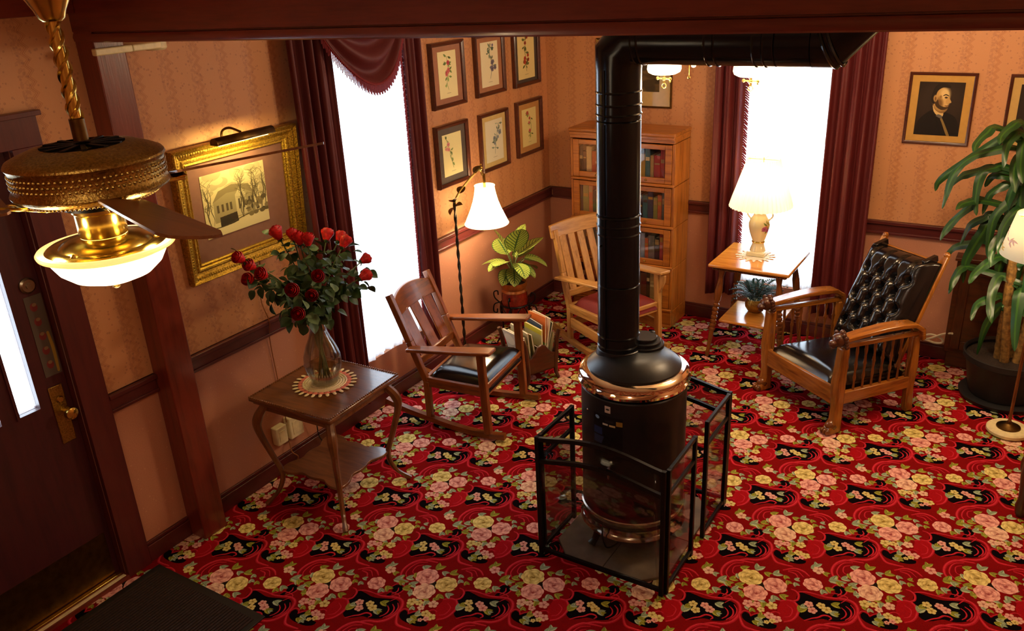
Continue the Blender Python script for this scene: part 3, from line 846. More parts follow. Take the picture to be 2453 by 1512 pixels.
def cordline(name, label, pts, r, mat, cat='cord', n=40):
    o = MB().tube(bez(pts, n), r, 6).build(name, mat); return setp(o, label, cat)
cordline('wall_wire', 'thin tan cord running down the wall from the gold framed picture', [(.03, -3.10, 1.26), (.012, -3.12, 1.05), (.04, -3.115, .93), (.014, -3.11, .8), (.014, -3.10, .5), (.045, -3.12, .31)], .0028, M['cord_tan'])
# small frame half hidden behind the hanging bowl lamp
p = Paint(60, 80, '#6a5a2a'); p.ell(30, 40, 20, 26, '#8a7030'); p.blossom(30, 42, 14, '#a88a3a', '#5a3a10')
picture('small dark framed picture near the door behind the bowl lamp', WALL_L, -3.985, 1.56, .15, .21, .02, image_mat('small_picture', p.image('small_print'))[0].m, '#3a2c18', .09, .13)

# portraits on the back wall
def portrait(seed, facing):
    p = Paint(300, 380, '#2a1d12')
    p.ell(150, 220, 150, 170, '#33251a', soft=60)
    s = facing
    X = lambda x: 150 + s * (x - 150)
    P = lambda pts: [(X(x), y) for x, y in pts]
    p.poly(P([(0, 0), (300, 0), (292, 70), (262, 135), (205, 165), (120, 185), (60, 150), (15, 90)]), '#17110d')
    p.poly(P([(104, 214), (118, 168), (150, 138), (172, 128), (182, 160), (160, 205)]), '#d2b478')
    p.poly(P([(104, 246), (120, 188), (170, 160), (204, 190), (190, 240)]), '#8a6838')
    p.ell(X(154), 262, 56, 84, '#c29a58', .12 * s, soft=14)
    p.ell(X(176), 296, 32, 44, '#e2c586', .1 * s, soft=26)
    p.ell(X(186), 232, 22, 26, '#d4b070', 0, soft=18)
    p.ell(X(146), 232, 22, 34, '#7e5c30', .2 * s, soft=20)
    p.poly(P([(200, 286), (212, 262), (224, 240), (212, 232), (200, 226), (188, 238), (192, 266)]), '#c9a262')
    p.poly(P([(96, 320), (88, 262), (104, 226), (122, 236), (118, 280), (128, 318), (160, 342), (206, 340), (196, 362), (150, 372), (112, 354)]), '#21170e')
    p.poly(P([(112, 240), (128, 206), (164, 184), (196, 190), (206, 206), (178, 206), (148, 220), (132, 256)]), '#46321a')
    p.ell(X(116), 264, 13, 24, '#c29a5c', .1, soft=6); p.ell(X(117), 262, 6, 14, '#7a5628', .1, soft=5)
    p.stroke(P([(166, 284), (182, 292), (202, 284)]), 8, '#33220f', .5); p.ell(X(186), 272, 9, 6, '#2a1a0a', soft=5); p.ell(X(150), 276, 8, 10, '#9a7440', soft=8)
    p.stroke(P([(184, 214), (198, 213), (210, 217)]), 5, '#5a3018', .4)
    p.poly(P([(176, 128), (196, 92), (232, 20), (240, 0), (222, 0), (180, 90), (166, 120)]), '#8a713c')
    p.poly(P([(132, 140), (166, 124), (178, 138), (150, 152)]), '#66625a')
    p.stroke(P([(120, 165), (150, 90), (176, 10)]), 5, '#0b0806', .3)
    return image_mat('portrait_%d' % seed, p.image('portrait_print_%d' % seed))[0].m
picture('framed portrait of a dark coated man looking right in a tan mat', WALL_B, 2.805, 1.669, .378, .44, .018, portrait(1, 1), '#c79a4c', .255, .325, group=None, depth=.018)
picture('dark framed portrait partly hidden behind the dracaena leaves', WALL_B, 3.36, 1.665, .39, .445, .018, portrait(2, -1), '#c9a662', .265, .33, depth=.018)
p = Paint(320, 260, '#4a3a1e'); r = random.Random(2)
for k in range(60): p.ell(r.uniform(0, 320), r.uniform(0, 260), r.uniform(20, 60), r.uniform(10, 30), tuple(Paint.c('#5a4826') * r.uniform(.6, 1.35)), r.uniform(-.5, .5), soft=10)
p.poly([(0, 150), (80, 190), (170, 165), (250, 200), (320, 170), (320, 260), (0, 260)], '#7a6c46')
picture('thin framed landscape print in a wide cream mat, behind the black stovepipe', WALL_B, .742, 1.838, .605, .49, .012, image_mat('landscape', p.image('landscape_print'))[0].m, '#d2b678', .41, .30, M['bronze'], .016, pcy=.02)

# ---------------------------------------------------------------- left occasional table, doily, vase, roses
TZ = .655
T = thing('occasional_table', 'dark walnut square table with beaded edge under the vase of red roses', 'table', (.436, -3.16, 0), .03)
s = .275
MB().box((0, 0, TZ - .014), (2*s, 2*s, .022)).build('tabletop', M['walnut'], T, .008)
MB().box((0, 0, TZ - .033), (2*s - .03, 2*s - .03, .018)).build('edge_molding', M['walnut'], T, .006)
MB().box((0, 0, TZ - .065), (2*s - .10, 2*s - .10, .05)).build('apron', M['walnut'], T, .003)
bd = MB()
for i in range(38):
    q = -s + .008 + (2*s - .016) * i / 37
    for a, b in ((q, -s + .006), (q, s - .006), (-s + .006, q), (s - .006, q)): bd.sphere((a, b, TZ - .002), .0062, 6, 4)
setp(bd.build('bead_trim', M['walnut'], T), kind='stuff')
for sx in (-1, 1):
    for sy in (-1, 1):
        pts = bez([(k, k, z) for k, z in ((.215, TZ - .05), (.25, TZ - .12), (.258, .46), (.225, .30), (.20, .18), (.222, .08), (.275, .006))], 30)
        pts = [(sx * a, sy * b, c) for a, b, c in pts]; n = len(pts)
        MB().tube(pts, [.022 - .012 * (i / n) + .006 * math.exp(-((i / n - .2) / .12) ** 2) + .004 * (i / n > .93) for i in range(n)], 8).build('leg', M['walnut'], T)
poly = []
for k in range(4):
    for j in range(16):
        t = j / 16; a, b = -.205 + .41 * t, -.205 + .035 * math.sin(PI * t) * (1 + .0) - .022 * abs(math.sin(3 * PI * t))
        for _ in range(k): a, b = -b, a
        poly.append((a, b))
MB().prism(poly, (0, 0, .19), (1, 0, 0), (0, 1, 0), .016).build('lower_shelf', M['walnut'], T, .003)

def doily(label, x, y, z, R, colors, pts, rz=0):
    r = thing('doily', label, 'doily', (x, y, z), rz)
    k = R / .168
    mb = MB(); n = 72
    # crocheted centre: rings and spokes with open gaps
    for q in (.02, .036, .052, .068, .084, .098, .112):
        mb.tube([(q*k*math.cos(2*PI*i/48), q*k*math.sin(2*PI*i/48), .0025) for i in range(49)], .0046 * k, 5, False)
    for i in range(36):
        a = 2*PI*i/36; mb.bar((.012*k*math.cos(a), .012*k*math.sin(a), .002), (.115*k*math.cos(a + .12), .115*k*math.sin(a + .12), .002), .0042 * k, .003)
    mb.lathe([(.001, 0), (.112 * k, 0), (.112 * k, .0008), (.001, .0008)], 40)
    mb.build('crochet_center', colors[0], r)
    for i in range(pts):
        a = 2*PI*i/pts
        m1 = MB().sphere((.128*k*math.cos(a), .128*k*math.sin(a), .002), .016 * k, 8, 4, (1, 1, .2)).build('scallop', colors[1], r)
        M3 = Matrix.Rotation(a, 4, 'Z')
        MB().sphere((.152*k, 0, .0025), .018 * k, 8, 4, (1, .55, .18)).build('point', colors[2], r, M4=M3)
    return r
doily('round cream crocheted doily with pink ring and pointed edge under the rose vase', .415, -3.135, TZ, .168, (M['crochet_cream'], M['crochet_pink'], M['crochet_cream']), 26)

VX, VY, VZ = .427, -3.14, TZ + .005
V = thing('glass_vase', 'clear glass vase with narrow neck holding red roses', 'vase', (VX, VY, VZ))
outer = [(.062, 0), (.068, .01), (.074, .03), (.088, .07), (.097, .115), (.094, .16), (.078, .21), (.055, .26), (.042, .30), (.04, .33), (.048, .37), (.062, .40)]
inner = [(max(.002, a - .0045), b + (.008 if i == 0 else 0)) for i, (a, b) in enumerate(outer)][::-1]
MB().lathe(outer + inner, 40, closed=False).build('vessel', M['vaseglass'], V, angle=1.2)
def interp(prof, z):
    for (a, b), (c, d) in zip(prof[:-1], prof[1:]):
        if b <= z <= d: return a + (c - a) * (z - b) / (d - b)
wp = [(.003, .009)] + [(interp(outer, z) - .006, z) for z in (.0095, .03, .06, .085)] + [(.003, .0855)]
MB().lathe(wp, 32, closed=False).build('water', thin_glass('vase_water', (.90, .88, .74, 1), .03, .02), V)

def rose_bloom(seed, H=.074, R=.031):
    r = random.Random(seed); mb = MB()
    for ring, (n, rad, h, fl) in enumerate(((3, .35, 1.0, 0), (4, .62, .98, .05), (5, .86, .92, .18), (5, 1.0, .82, .34))):
        for k in range(n):
            a0 = 2*PI*k/n + ring * .7 + r.uniform(-.15, .15); wd = 2*PI/n * .78; hh = h * r.uniform(.94, 1.04)
            def fn(u, v, a0=a0, wd=wd, rad=rad, hh=hh, fl=fl):
                t = (u - .5) * 2
                bulge = (.30 + .70 * min(1, v * 1.25) ** .75) * (1 - .16 * max(0, v - .75) * 4)
                rr = R * (.12 + rad * bulge + fl * max(0, v - .62) * 1.6) * (1 - .06 * t * t)
                z = H * hh * v * (1 - .14 * t * t * v) - (H * fl * .5 * max(0, v - .75))
                a = a0 + t * wd * (1 - .25 * (1 - v))
                return (rr * math.cos(a), rr * math.sin(a), z)
            mb.grid(fn, 5, 5)
    mb.sphere((0, 0, H * .55), R * .3, 8, 6, (1, 1, 1.5))
    return mb.mesh('rose_bloom', 1.3)
def leaf_mesh(name, L, Wd, droop, fold, n=8, tip=.5, wave=0, base=.0, power=.8):
    mb = MB()
    def fn(u, v):
        t = (u - .5) * 2; w = Wd / 2 * (math.sin(PI * min(1, (v * (1 - base) + base)) ** (1 - .3 * tip)) ** power + .02)
        x = L * v; z = -droop * L * v * v + fold * abs(t) * w + wave * math.sin(v * 14 + (2 if t > 0 else 0)) * abs(t)
        return (x * (1 - .35 * droop * v), t * w, z)
    mb.grid(fn, 6, n)
    me = mb.mesh(name, 3)
    uv = me.uv_layers.new(name='uv'); W1 = 7
    for p in me.polygons:
        for li in p.loop_indices:
            i = me.loops[li].vertex_index; uv.data[li].uv = ((i % W1) / 6, (i // W1) / n)
    return me
def aim(pos, d, roll=0, sc_=1):
    d = Vector(d).normalized(); x = d
    y = Vector((0, 0, 1)).cross(x)
    y = y.normalized() if y.length > 1e-3 else Vector((0, 1, 0)); z = x.cross(y)
    m = Matrix((x, y, z)).transposed().to_4x4()
    return Matrix.Translation(pos) @ m @ Matrix.Rotation(roll, 4, 'X') @ Matrix.Scale(sc_, 4)
def aim_z(pos, d, spin=0, sc_=1):
    q = Vector(d).normalized().to_track_quat('Z', 'Y')
    return Matrix.Translation(pos) @ q.to_matrix().to_4x4() @ Matrix.Rotation(spin, 4, 'Z') @ Matrix.Scale(sc_, 4)
blooms = [rose_bloom(k) for k in range(4)]
for b_ in blooms: b_.materials.append(M['petal'])
rleaf = [leaf_mesh('rose_leaf', .056, .042, .25, .25, 6), leaf_mesh('rose_leaf', .048, .036, .45, .2, 6)]
rleaf[0].materials.append(M['roseleaf']); rleaf[1].materials.append(M['roseleaf'])
rleafp = leaf_mesh('rose_leaf', .052, .04, .2, .2, 6); rleafp.materials.append(M['roseleaf_pale'])
sep = MB()
for k in range(5):
    a = 2*PI*k/5
    sep.grid(lambda u, v, a=a: ((.012 + .016 * v) * math.cos(a + (u - .5) * .9 * (1 - v)), (.012 + .016 * v) * math.sin(a + (u - .5) * .9 * (1 - v)), .002 - .012 * v * v), 2, 3)
sep.lathe([(.004, -.012), (.011, -.004), (.012, .006)], 10)
sepm = sep.mesh('sepals', 1.2); sepm.materials.append(M['roseleaf'])
RP = [(0.41,-3.515,1.454,'red rose bloom farthest left in the bouquet'),(0.43,-3.478,1.409,'red rose second from the left, top of the left cluster'),(0.51,-3.487,1.384,'red rose at the right of the left cluster, under the gilt frame'),(0.46,-3.523,1.364,'red rose lowest in the left cluster of the bouquet'),
      (0.33,-3.211,1.462,'red rose highest left of the upper row, against the gilt frame'),(0.38,-3.166,1.451,'dark red rose second in the upper row of the bouquet'),(0.41,-3.157,1.431,'small red rose third in the upper row of the bouquet'),(0.45,-3.142,1.426,'orange red rose at the gilt frame corner, fourth in the upper row'),
      (0.35,-2.919,1.371,'red rose standing alone against the dark curtain, top right'),(0.4,-2.881,1.361,'red rose near the curtain edge, top right of the bouquet'),(0.46,-2.918,1.349,'red rose just under the top right rose by the curtain'),
      (0.45,-2.781,1.221,'red rose farthest right, upper one against the bright sheer curtain'),(0.51,-2.866,1.164,'red rose at far right, lower one against the bright sheer curtain'),
      (0.59,-3.239,1.305,'pink edged red rose facing out in the middle of the bouquet'),(0.63,-3.44,1.316,'dark red rose facing out at the lower left middle of the bouquet'),(0.63,-3.333,1.251,'red rose facing out right of the lower left one'),(0.65,-3.445,1.209,'orange red rose lowest in the bouquet above the vase neck')]
for k, (x, y, z, lab) in enumerate(RP):
    r = random.Random(k + 40)
    P = Vector((x, y, z)); a = r.uniform(0, 2*PI)
    foot = Vector((VX + .035 * math.cos(a), VY + .035 * math.sin(a), VZ + .012)); neck = Vector((VX + .02 * math.cos(a + 3), VY + .02 * math.sin(a + 3), VZ + .33))
    R0 = thing('rose', lab, 'rose', foot, group='red roses in the glass vase')
    side = Vector((P.x - VX, P.y - VY, 0)); mid = neck.lerp(P, .55) + Vector((0, 0, .03)) - side * .08
    pts = [Vector(q) - foot for q in bez([foot, neck, mid, P], 24)]
    MB().tube(pts, .0032, 6).build('stem', M['stem'], R0)
    d = (pts[-1] - pts[-3]).normalized()
    if z < 1.33 and x > .55: d = (d + Vector((.9, -1.2, .5))).normalized()
    if k == 11 or k == 12: d = Vector((.3, 1, .25)).normalized()
    inst('bloom', blooms[k % 4], R0, aim_z(pts[-1] - d * .012, d, r.random() * 6, r.uniform(.82, 1.0)))
    inst('sepals', sepm, R0, aim_z(pts[-1] - d * .012, d, r.random() * 6))
    n = len(pts)
    for q in range(25):
        t = int(n * r.uniform(.46, .92)); b_ = pts[t]
        dd = Vector((r.uniform(-1, 1) + .35, r.uniform(-1, 1), r.uniform(-.8, .4)))
        st_ = b_ + dd.normalized() * r.uniform(.01, .092)
        me = rleafp if r.random() < .1 else rleaf[q % 2]
        inst('leaf', me, R0, aim(st_, dd, r.uniform(-.9, .9), r.uniform(.9, 1.4)))
# cream plug adapters on the wall under the table
for nm, lab, yy, w, zz, h in (('plug_adapter', 'left and smaller cream plug box low on the wall behind the table', -3.165, .075, .25, .11), ('plug_adapter', 'right and larger cream plug box low on the wall behind the table', -3.055, .10, .255, .135)):
    A = thing(nm, lab, 'adapter', (0, yy, zz))
    MB().span((0.001, -w/2, -h/2), (.05, w/2, h/2)).build('housing', M['creamplastic'], A, .006)
    MB().span((.05, -w*.3, -h*.3), (.053, w*.3, h*.28)).build('label_panel', M['cream'], A, .001)
cordline('power_cord', 'thin tan cord looping below the cream plug boxes', [(.03, -3.11, .19), (.05, -3.12, .12), (.06, -3.09, .07), (.05, -3.13, .012), (.09, -3.02, .01), (.12, -2.9, .01)], .0035, M['cord_tan'])
cordline('power_cord', 'black cord arching from the larger cream plug box behind the table', [(.03, -3.0, .28), (.05, -2.96, .285), (.06, -2.92, .22), (.05, -2.9, .1), (.06, -2.85, .01)], .0035, M['wire'])

# ---------------------------------------------------------------- rocking chairs
def rocker(label, loc, rz, wood_, seatmat, wf, wb, slats, sw, crest_arc, oak=False):
    """local x forward, origin on the floor between the front legs"""
    r = thing('rocking_chair', label, 'chair', loc, rz)
    B = lambda n, mb, m=wood_, bv=.004: mb.build(n, m, r, bv)
    yf, yb = wf / 2, wb / 2
    bt = (-.62, .84) if not oak else (-.57, .85)
    bb = (-.41, .06)
    def backx(z): return bb[0] + (bt[0] - bb[0]) * max(0, (z - .30)) / (bt[1] - .30)
    for s in (-1, 1):
        B('front_leg', MB().bar((.01, s * yf, .035), (-.01, s * yf, .555), .036, .046, (1, 0, 0)))
        q = [(bb[0], .055), (bb[0], .30), (backx(.55), .55), bt]
        mb = MB()
        for (xa, za), (xb, zb) in zip(q[:-1], q[1:]): mb.bar((xa, s * yb, za), (xb, s * yb, zb), .034, .04, (1, 0, 0))
        B('back_post', mb)
        arm = [(.065, s * (yf + .005)), (.065, s * (yf + .005))]
        w0, w1 = .095, .066
        pl = [(.07, s*yf - w0/2), (.07, s*yf + w0/2), (-.2, s*yf + w0*.46), (-.50, s*(yb+.035) + w1/2), (-.50, s*(yb+.035) - w1/2), (-.2, s*yf - w0*.45)]
        mb = MB(); zz = lambda x: .572 + (x - .07) * .115
        o = [(x, y, zz(x)) for x, y in pl] + [(x, y, zz(x) + .022) for x, y in pl]; n = 6
        mb.add(o, [tuple(range(n))[::-1], tuple(range(n, 12))] + [(i, (i+1) % n, n + (i+1) % n, n + i) for i in range(n)])
        B('arm', mb, wood_, .006)
        if oak: B('arm_corbel', MB().prism([(0, 0), (.05, 0), (.045, -.05), (.0, -.14)], (.018, s*yf + .012, .558), (1, 0, 0), (0, 0, 1), .024))
        B('side_rail', MB().bar((bb[0], s * yb, .30), (0, s * yf, .315), .026, .062))
        if oak: B('side_stretcher', MB().bar((bb[0], s * yb, .19), (0, s * yf, .17), .02, .075))
        pts = [(x, s * (yf + (yb - yf) * min(1, max(0, -x / .41))), .022 + (x + .12) ** 2 * .26) for x in np.linspace(.12, -.72 if not oak else -.66, 18)]
        mb = MB()
        for a, b_ in zip(pts[:-1], pts[1:]): mb.bar(a, b_, .036, .034)
        B('runner', mb, wood_, 0)
    B('front_rail', MB().bar((0, -yf, .315), (0, yf, .315), .026, .075))
    B('rear_rail', MB().bar((bb[0], -yb, .30), (bb[0], yb, .30), .026, .06))
    if oak: B('rear_stretcher', MB().bar((bb[0], -yb, .18), (bb[0], yb, .18), .02, .06))
    # crest rail, lower back rail, slats lie in the raked back plane
    def bx(z, off=0): return backx(z) + off
    zc0, zc1 = (bt[1] - .135, bt[1] - .045) if not oak else (bt[1] - .055, bt[1] + .035)
    N = 12; ww = yb - .012 if not oak else yb + .04
    bow = lambda t: -.028 * (1 - (2*t - 1) ** 2)
    arc = lambda t: crest_arc * (1 - (2*t - 1) ** 2)
    mb = MB(); vs = []
    for i in range(N + 1):
        t = i / N; y = -ww + 2 * ww * t
        for z in (zc0, zc1 + arc(t)):
            x = bx(z) + bow(t)
            vs += [(x - .011, y, z), (x + .011, y, z)]
    fs = []
    for i in range(N):
        a, b_ = 4*i, 4*i + 4
        fs += [(a, b_, b_+2, a+2), (a+1, a+3, b_+3, b_+1), (a+2, b_+2, b_+3, a+3), (a, a+1, b_+1, b_)]
    fs += [(0, 2, 3, 1), (4*N, 4*N+1, 4*N+3, 4*N+2)]
    mb.add(vs, fs); B('crest_rail', mb, wood_, .004)
    zl = .42 if not oak else .40
    B('lower_back_rail', MB().bar((bx(zl), -yb + .015, zl), (bx(zl), yb - .015, zl), .022, .05))
    for i in range(slats):
        t = (i + .5) / slats; y = (-yb + .02) + (2*yb - .04) * t
        B('back_slat', MB().bar((bx(zl + .02), y, zl + .02), (bx(zc0 + .01) + bow(t), y, zc0 + .01), sw, .012, (1, 0, 0)))
    # sprung leather seat
    def cush(u, v):
        x = -.39 + .41 * u; w = (yb + (yf - yb) * u) + (.012 if not oak else -.02) * min(1, (1 - u) * 9); y = -w + 2 * w * v
        e = min(1, 6 * min(u, 1 - u, v, 1 - v)); e = math.sin(PI / 2 * e) ** .6
        return (x, y, .300 + .098 * e + .018 * math.sin(PI * u) * math.sin(PI * v) - .012 * (1 - u))
    mb = MB().grid(cush, 20, 20)
    mb.span((-.385, -yb + .03, .30), (.015, yb - .03, .327))
    mb.build('seat', seatmat, r, angle=1)
    return r
rocker('dark mahogany mission rocking chair with black leather seat before the left window', (.815, -2.055, 0), .135, M['mahogany'], M['leather'], .53, .45, 3, .095, .035)
rocker('pale oak slat back rocking chair with red seat in front of the bookcase', (1.137, -.874, 0), -.42, M['oak_pale'], M['redseat'], .49, .47, 5, .06, .012, True)

# ---------------------------------------------------------------- leather reclining armchair
A = thing('armchair', 'oak reclining armchair with tufted black leather back and carved arm heads', 'chair', (2.369, -1.137, 0), math.atan2(-.82, -.573))
wd = M['morris']; yf = .312
B = lambda n, mb, m=wd, bv=.005: mb.build(n, m, A, bv)
for s in (-1, 1):
    # front leg: shaped board with a bulging foot
    pr = [(-.035, 0), (.055, 0), (.06, .03), (.04, .06), (.022, .09), (.02, .16), (.026, .24), (.034, .33), (.022, .43), (.014, .55), (-.035, .55)]
    B('front_leg', MB().prism(pr, (0, s*yf + .03, 0), (1, 0, 0), (0, 0, 1), .06), wd, .012)
    mb = MB()
    for k in (-1, 0, 1): mb.sphere((.058, s*yf + k * .02, .02), .017, 10, 7, (1.3, .7, 1.1))
    mb.sphere((.02, s*yf, .05), .036, 12, 8, (1, .95, 1))
    B('paw_foot', mb, M['turned'], 0)
    # carved head: mane, muzzle, ears, brow
    mb = MB()
    c = Vector((.028, s*yf, .60))
    mb.sphere(c, .042, 14, 10, (1, .95, 1.0)); mb.sphere(c + Vector((.04, 0, -.012)), .025, 12, 8, (1.15, 1, .8))
    mb.sphere(c + Vector((.058, 0, -.004)), .010, 8, 6); mb.sphere(c + Vector((.045, 0, -.034)), .016, 8, 6, (1, 1, .6))
    for q in (-1, 1):
        mb.sphere(c + Vector((.026, q * .017, .018)), .011, 8, 6); mb.sphere(c + Vector((-.005, q * .03, .036)), .013, 8, 6)
        for k in range(4): mb.sphere(c + Vector((-.012 - .004*k, q * .038, .02 - .019 * k)), .015, 8, 6)
    mb.sphere(c + Vector((-.02, 0, .038)), .02, 8, 6)
    B('carved_lion_head', mb, M['darkwood'], 0)
    # arm: long board rising to the head, dipping in a hook behind
    th = .026
    path = [(.0, .587), (-.12, .593), (-.28, .595), (-.40, .588), (-.50, .574), (-.558, .537), (-.572, .475)]
    N = len(path); mb = MB(); vs = []
    for i, (x, z) in enumerate(path):
        t = i / (N - 1); w = .052 + .036 * math.sin(PI * min(1, t * .75 + .15)); tk = th + .004 * t
        a, b_ = path[max(0, i-1)], path[min(N-1, i+1)]; dx, dz = b_[0]-a[0], b_[1]-a[1]; L = math.hypot(dx, dz); nx_, nz_ = dz/L, -dx/L
        yy = s * (yf + .01 * t)
        for q in (0, 1):
            for e in (-1, 1): vs.append((x + nx_ * tk * q, yy + e * w/2, z + nz_ * tk * q * 1))
    fs = []
    for i in range(N - 1):
        a, b_ = 4*i, 4*i+4
        fs += [(a, b_, b_+1, a+1), (a+2, a+3, b_+3, b_+2), (a, a+2, b_+2, b_), (a+1, b_+1, b_+3, a+3)]
    fs += [(0, 1, 3, 2), (4*N-4, 4*N-2, 4*N-1, 4*N-3)]
    mb.add(vs, fs); B('arm', mb, wd, .006)
    B('back_leg', MB().prism([(-.600, 0), (-.54, 0), (-.53, .18), (-.535, .30), (-.54, .50), (-.580, .50), (-.595, .30), (-.585, .16)], (0, s*(yf) + .02, 0), (1, 0, 0), (0, 0, 1), .04), wd, .008)
    B('side_rail', MB().bar((-.56, s*yf, .20), (0, s*yf, .22), .034, .075))
    B('arm_rail', MB().bar((-.57, s*yf, .515), (-.01, s*yf, .555), .028, .03))
    for k in range(8):
        x = -.52 + .47 * k / 7
        pr = [(.008, .235), (.006, .30), (.010, .33), (.006, .36), (.009, .40), (.012, .41), (.009, .42), (.006, .46), (.010, .49), (.007, .545)]
        MB().lathe(pr, 8, (x, s*yf, 0)).build('spindle', M['turned'], A)
B('front_rail', MB().bar((.0, -yf + .02, .235), (.0, yf - .02, .235), .034, .12), wd, .01)
B('rear_rail', MB().bar((-.56, -yf, .20), (-.56, yf, .20), .034, .075))
def seatc(u, v):
    x = -.56 + .575 * u; w = .272; y = -w + 2*w*v
    e = min(1, 7 * min(u, 1 - u, v, 1 - v)); e = math.sin(PI/2*e) ** .6
    return (x, y, .275 + .075 * e + .022 * math.sin(PI*u) ** .5 * math.sin(PI*v) - .05 * (1 - u))
mb = MB().grid(seatc, 26, 26); mb.span((-.55, -.268, .22), (.012, .268, .276)); mb.build('seat_cushion', M['leather'], A, angle=1)
# raked back: frame and tufted cushion
p0, p1 = Vector((-.50, 0, .30)), Vector((-.785, 0, .93)); up = (p1 - p0).normalized(); nrm = Vector((up.z, 0, -up.x)); HL = (p1 - p0).length
def bp(y, t, o): return p0 + up * t + nrm * o + Vector((0, y, 0))
for s in (-1, 1):
    B('back_upright', MB().bar(bp(s*.235, -.10, -.02), bp(s*.235, HL, -.02), .036, .028, nrm))
    MB().sphere(bp(s*.235, HL + .008, -.02), .02, 10, 7).build('finial', wd, A)
for t in (HL - .05, HL * .6, .2, 0): B('back_crossbar', MB().bar(bp(-.25, t, -.02), bp(.25, t, -.02), .022, .028, nrm))
for s in (-1, 1): B('cushion_strap', MB().bar(bp(s*.19, HL - .09, .075), bp(s*.19, HL - .03, -.005), .03, .05, nrm), M['leather'], .004)
BW, BH = .245, HL - .05
btn = []
rows = 5
for j in range(rows):
    nn = 4 if j % 2 == 0 else 3
    for i in range(nn): btn.append((-.155 + .31 * i / 3 + (0 if nn == 4 else .052), .12 + (BH - .28) * j / (rows - 1)))
btn = np.array(btn)
seam = []
for i in range(len(btn)):
    for j in range(i):
        d = np.hypot(*(btn[i] - btn[j]))
        if .06 < d < .145 and abs(btn[i][1] - btn[j][1]) > .03: seam.append((btn[i], btn[j]))
for b_ in btn:
    if b_[1] > BH - .17: seam.append((b_, np.array((b_[0], BH - .02))))
    if b_[1] < .13: seam.append((b_, np.array((b_[0], .02))))
def tuft(u, v):
    y = -BW + 2*BW*u; t = BH * v
    e = min(1, 5 * min(u, 1-u) , 7 * min(v, 1-v)); e = math.sin(PI/2*e) ** .55
    h = .115 * e + .012 * math.sin(PI*v)
    q = np.array((y, t)); d = np.hypot(btn[:, 0] - y, btn[:, 1] - t)
    h -= .046 * float(np.exp(-(d / .024) ** 2).sum())
    cr = 0
    for a, b_ in seam:
        ee = b_ - a; k = np.clip(((q - a) @ ee) / (ee @ ee), 0, 1); dd = np.hypot(*(q - a - ee * k)); cr = max(cr, math.exp(-(dd / .011) ** 2))
    h -= .02 * cr
    return bp(y, t, max(.004, h))
mb = MB().grid(tuft, 56, 64)
vs = []; 
mb.add([bp(s*BW, t, o) for t in (0, BH) for s in (-1, 1) for o in (-.004, .012)], [(0, 2, 6, 4), (0, 1, 3, 2), (4, 6, 7, 5), (0, 4, 5, 1), (2, 3, 7, 6)])
mb.build('back_cushion', M['leather'], A, angle=1.5)
for y, t in btn: MB().sphere(bp(y, t, .078), .008, 8, 6).build('button', M['leather'], A)
MB().tube([bp(-.25, -.02, -.03), bp(.30, -.02, -.03)], .008, 8).build('recline_rod', M['brass_old'], A)

# ---------------------------------------------------------------- bookcase with books
BX0, BX1, BD = .372, 1.205, .30
BC = thing('bookcase', 'golden oak stacking bookcase with four glass fronted shelves of books', 'bookcase', ((BX0 + BX1) / 2, -.022, 0))
w = (BX1 - BX0) / 2; F = -BD
ok = M['oak']
B = lambda n, mb, m=ok, bv=.003, p=BC: mb.build(n, m, p, bv)
B('top', MB().span((-w - .006, F - .02, 1.452), (w + .006, 0, 1.478)), ok, .006)
B('cornice', MB().span((-w, F - .006, 1.405), (w, 0, 1.452)).span((-w, F - .014, 1.43), (w, F, 1.452)))
B('base', MB().span((-w, F - .004, 0), (w, 0, .02)).span((-w, F, .02), (w, F + .02, .13)).span((-w, F + .02, .02), (-w + .02, 0, .13)).span((w - .02, F + .02, .02), (w, 0, .13)))
SEC = [(1.095, 1.40), (.785, 1.09), (.475, .78), (.135, .47)]
for s0, s1 in SEC:
    for s in (-1, 1): B('side_panel', MB().span((s*w, F + .004, s0), (s*(w - .02), 0, s1)))
    B('back_panel', MB().span((-w + .02, -.012, s0), (w - .02, 0, s1)))
    B('shelf', MB().span((-w + .02, F + .012, s0), (w - .02, -.012, s0 + .018)))
    B('ledge', MB().span((-w, F - .010, s0 - .004), (w, F + .012, s0 + .016)), ok, .005)
    f = .05
    dr = MB(); d0, d1 = s0 + .02, s1 - .006
    dr.span((-w + .022, F - .002, d0), (-w + .022 + f, F + .016, d1)).span((w - .022 - f, F - .002, d0), (w - .022, F + .016, d1)).span((-w + .022 + f, F - .002, d0), (w - .022 - f, F + .016, d0 + f * .8)).span((-w + .022 + f, F - .002, d1 - f * .7), (w - .022 - f, F + .016, d1))
    dd = B('door', dr)
    MB().span((-w + .022 + f, F + .005, d0 + f*.8), (w - .022 - f, F + .009, d1 - f*.7)).build('glass', M['glass'], dd)
    for s in (-1, 1): MB().sphere((s * .2, F - .008, d0 + .02), .009, 8, 6).build('knob', M['brass_old'], dd)
COLS = [('black', '#181412'), ('dark brown', '#33200f'), ('cream', '#d8c48a'), ('orange', '#c4622a'), ('red', '#a82a1c'), ('navy blue', '#1c2a48'), ('green', '#2c6a48'), ('olive', '#8a8a3a'), ('maroon', '#5a1418'), ('grey', '#6c6a62'), ('tan', '#a88a54'), ('pale blue', '#8fa4b8'), ('teal', '#2a6468'), ('white', '#e0d8c4'), ('mustard', '#b08a2a')]
BM = {n: plain('book_' + n.replace(' ', '_'), c, .55, 0, .1) for n, c in COLS}
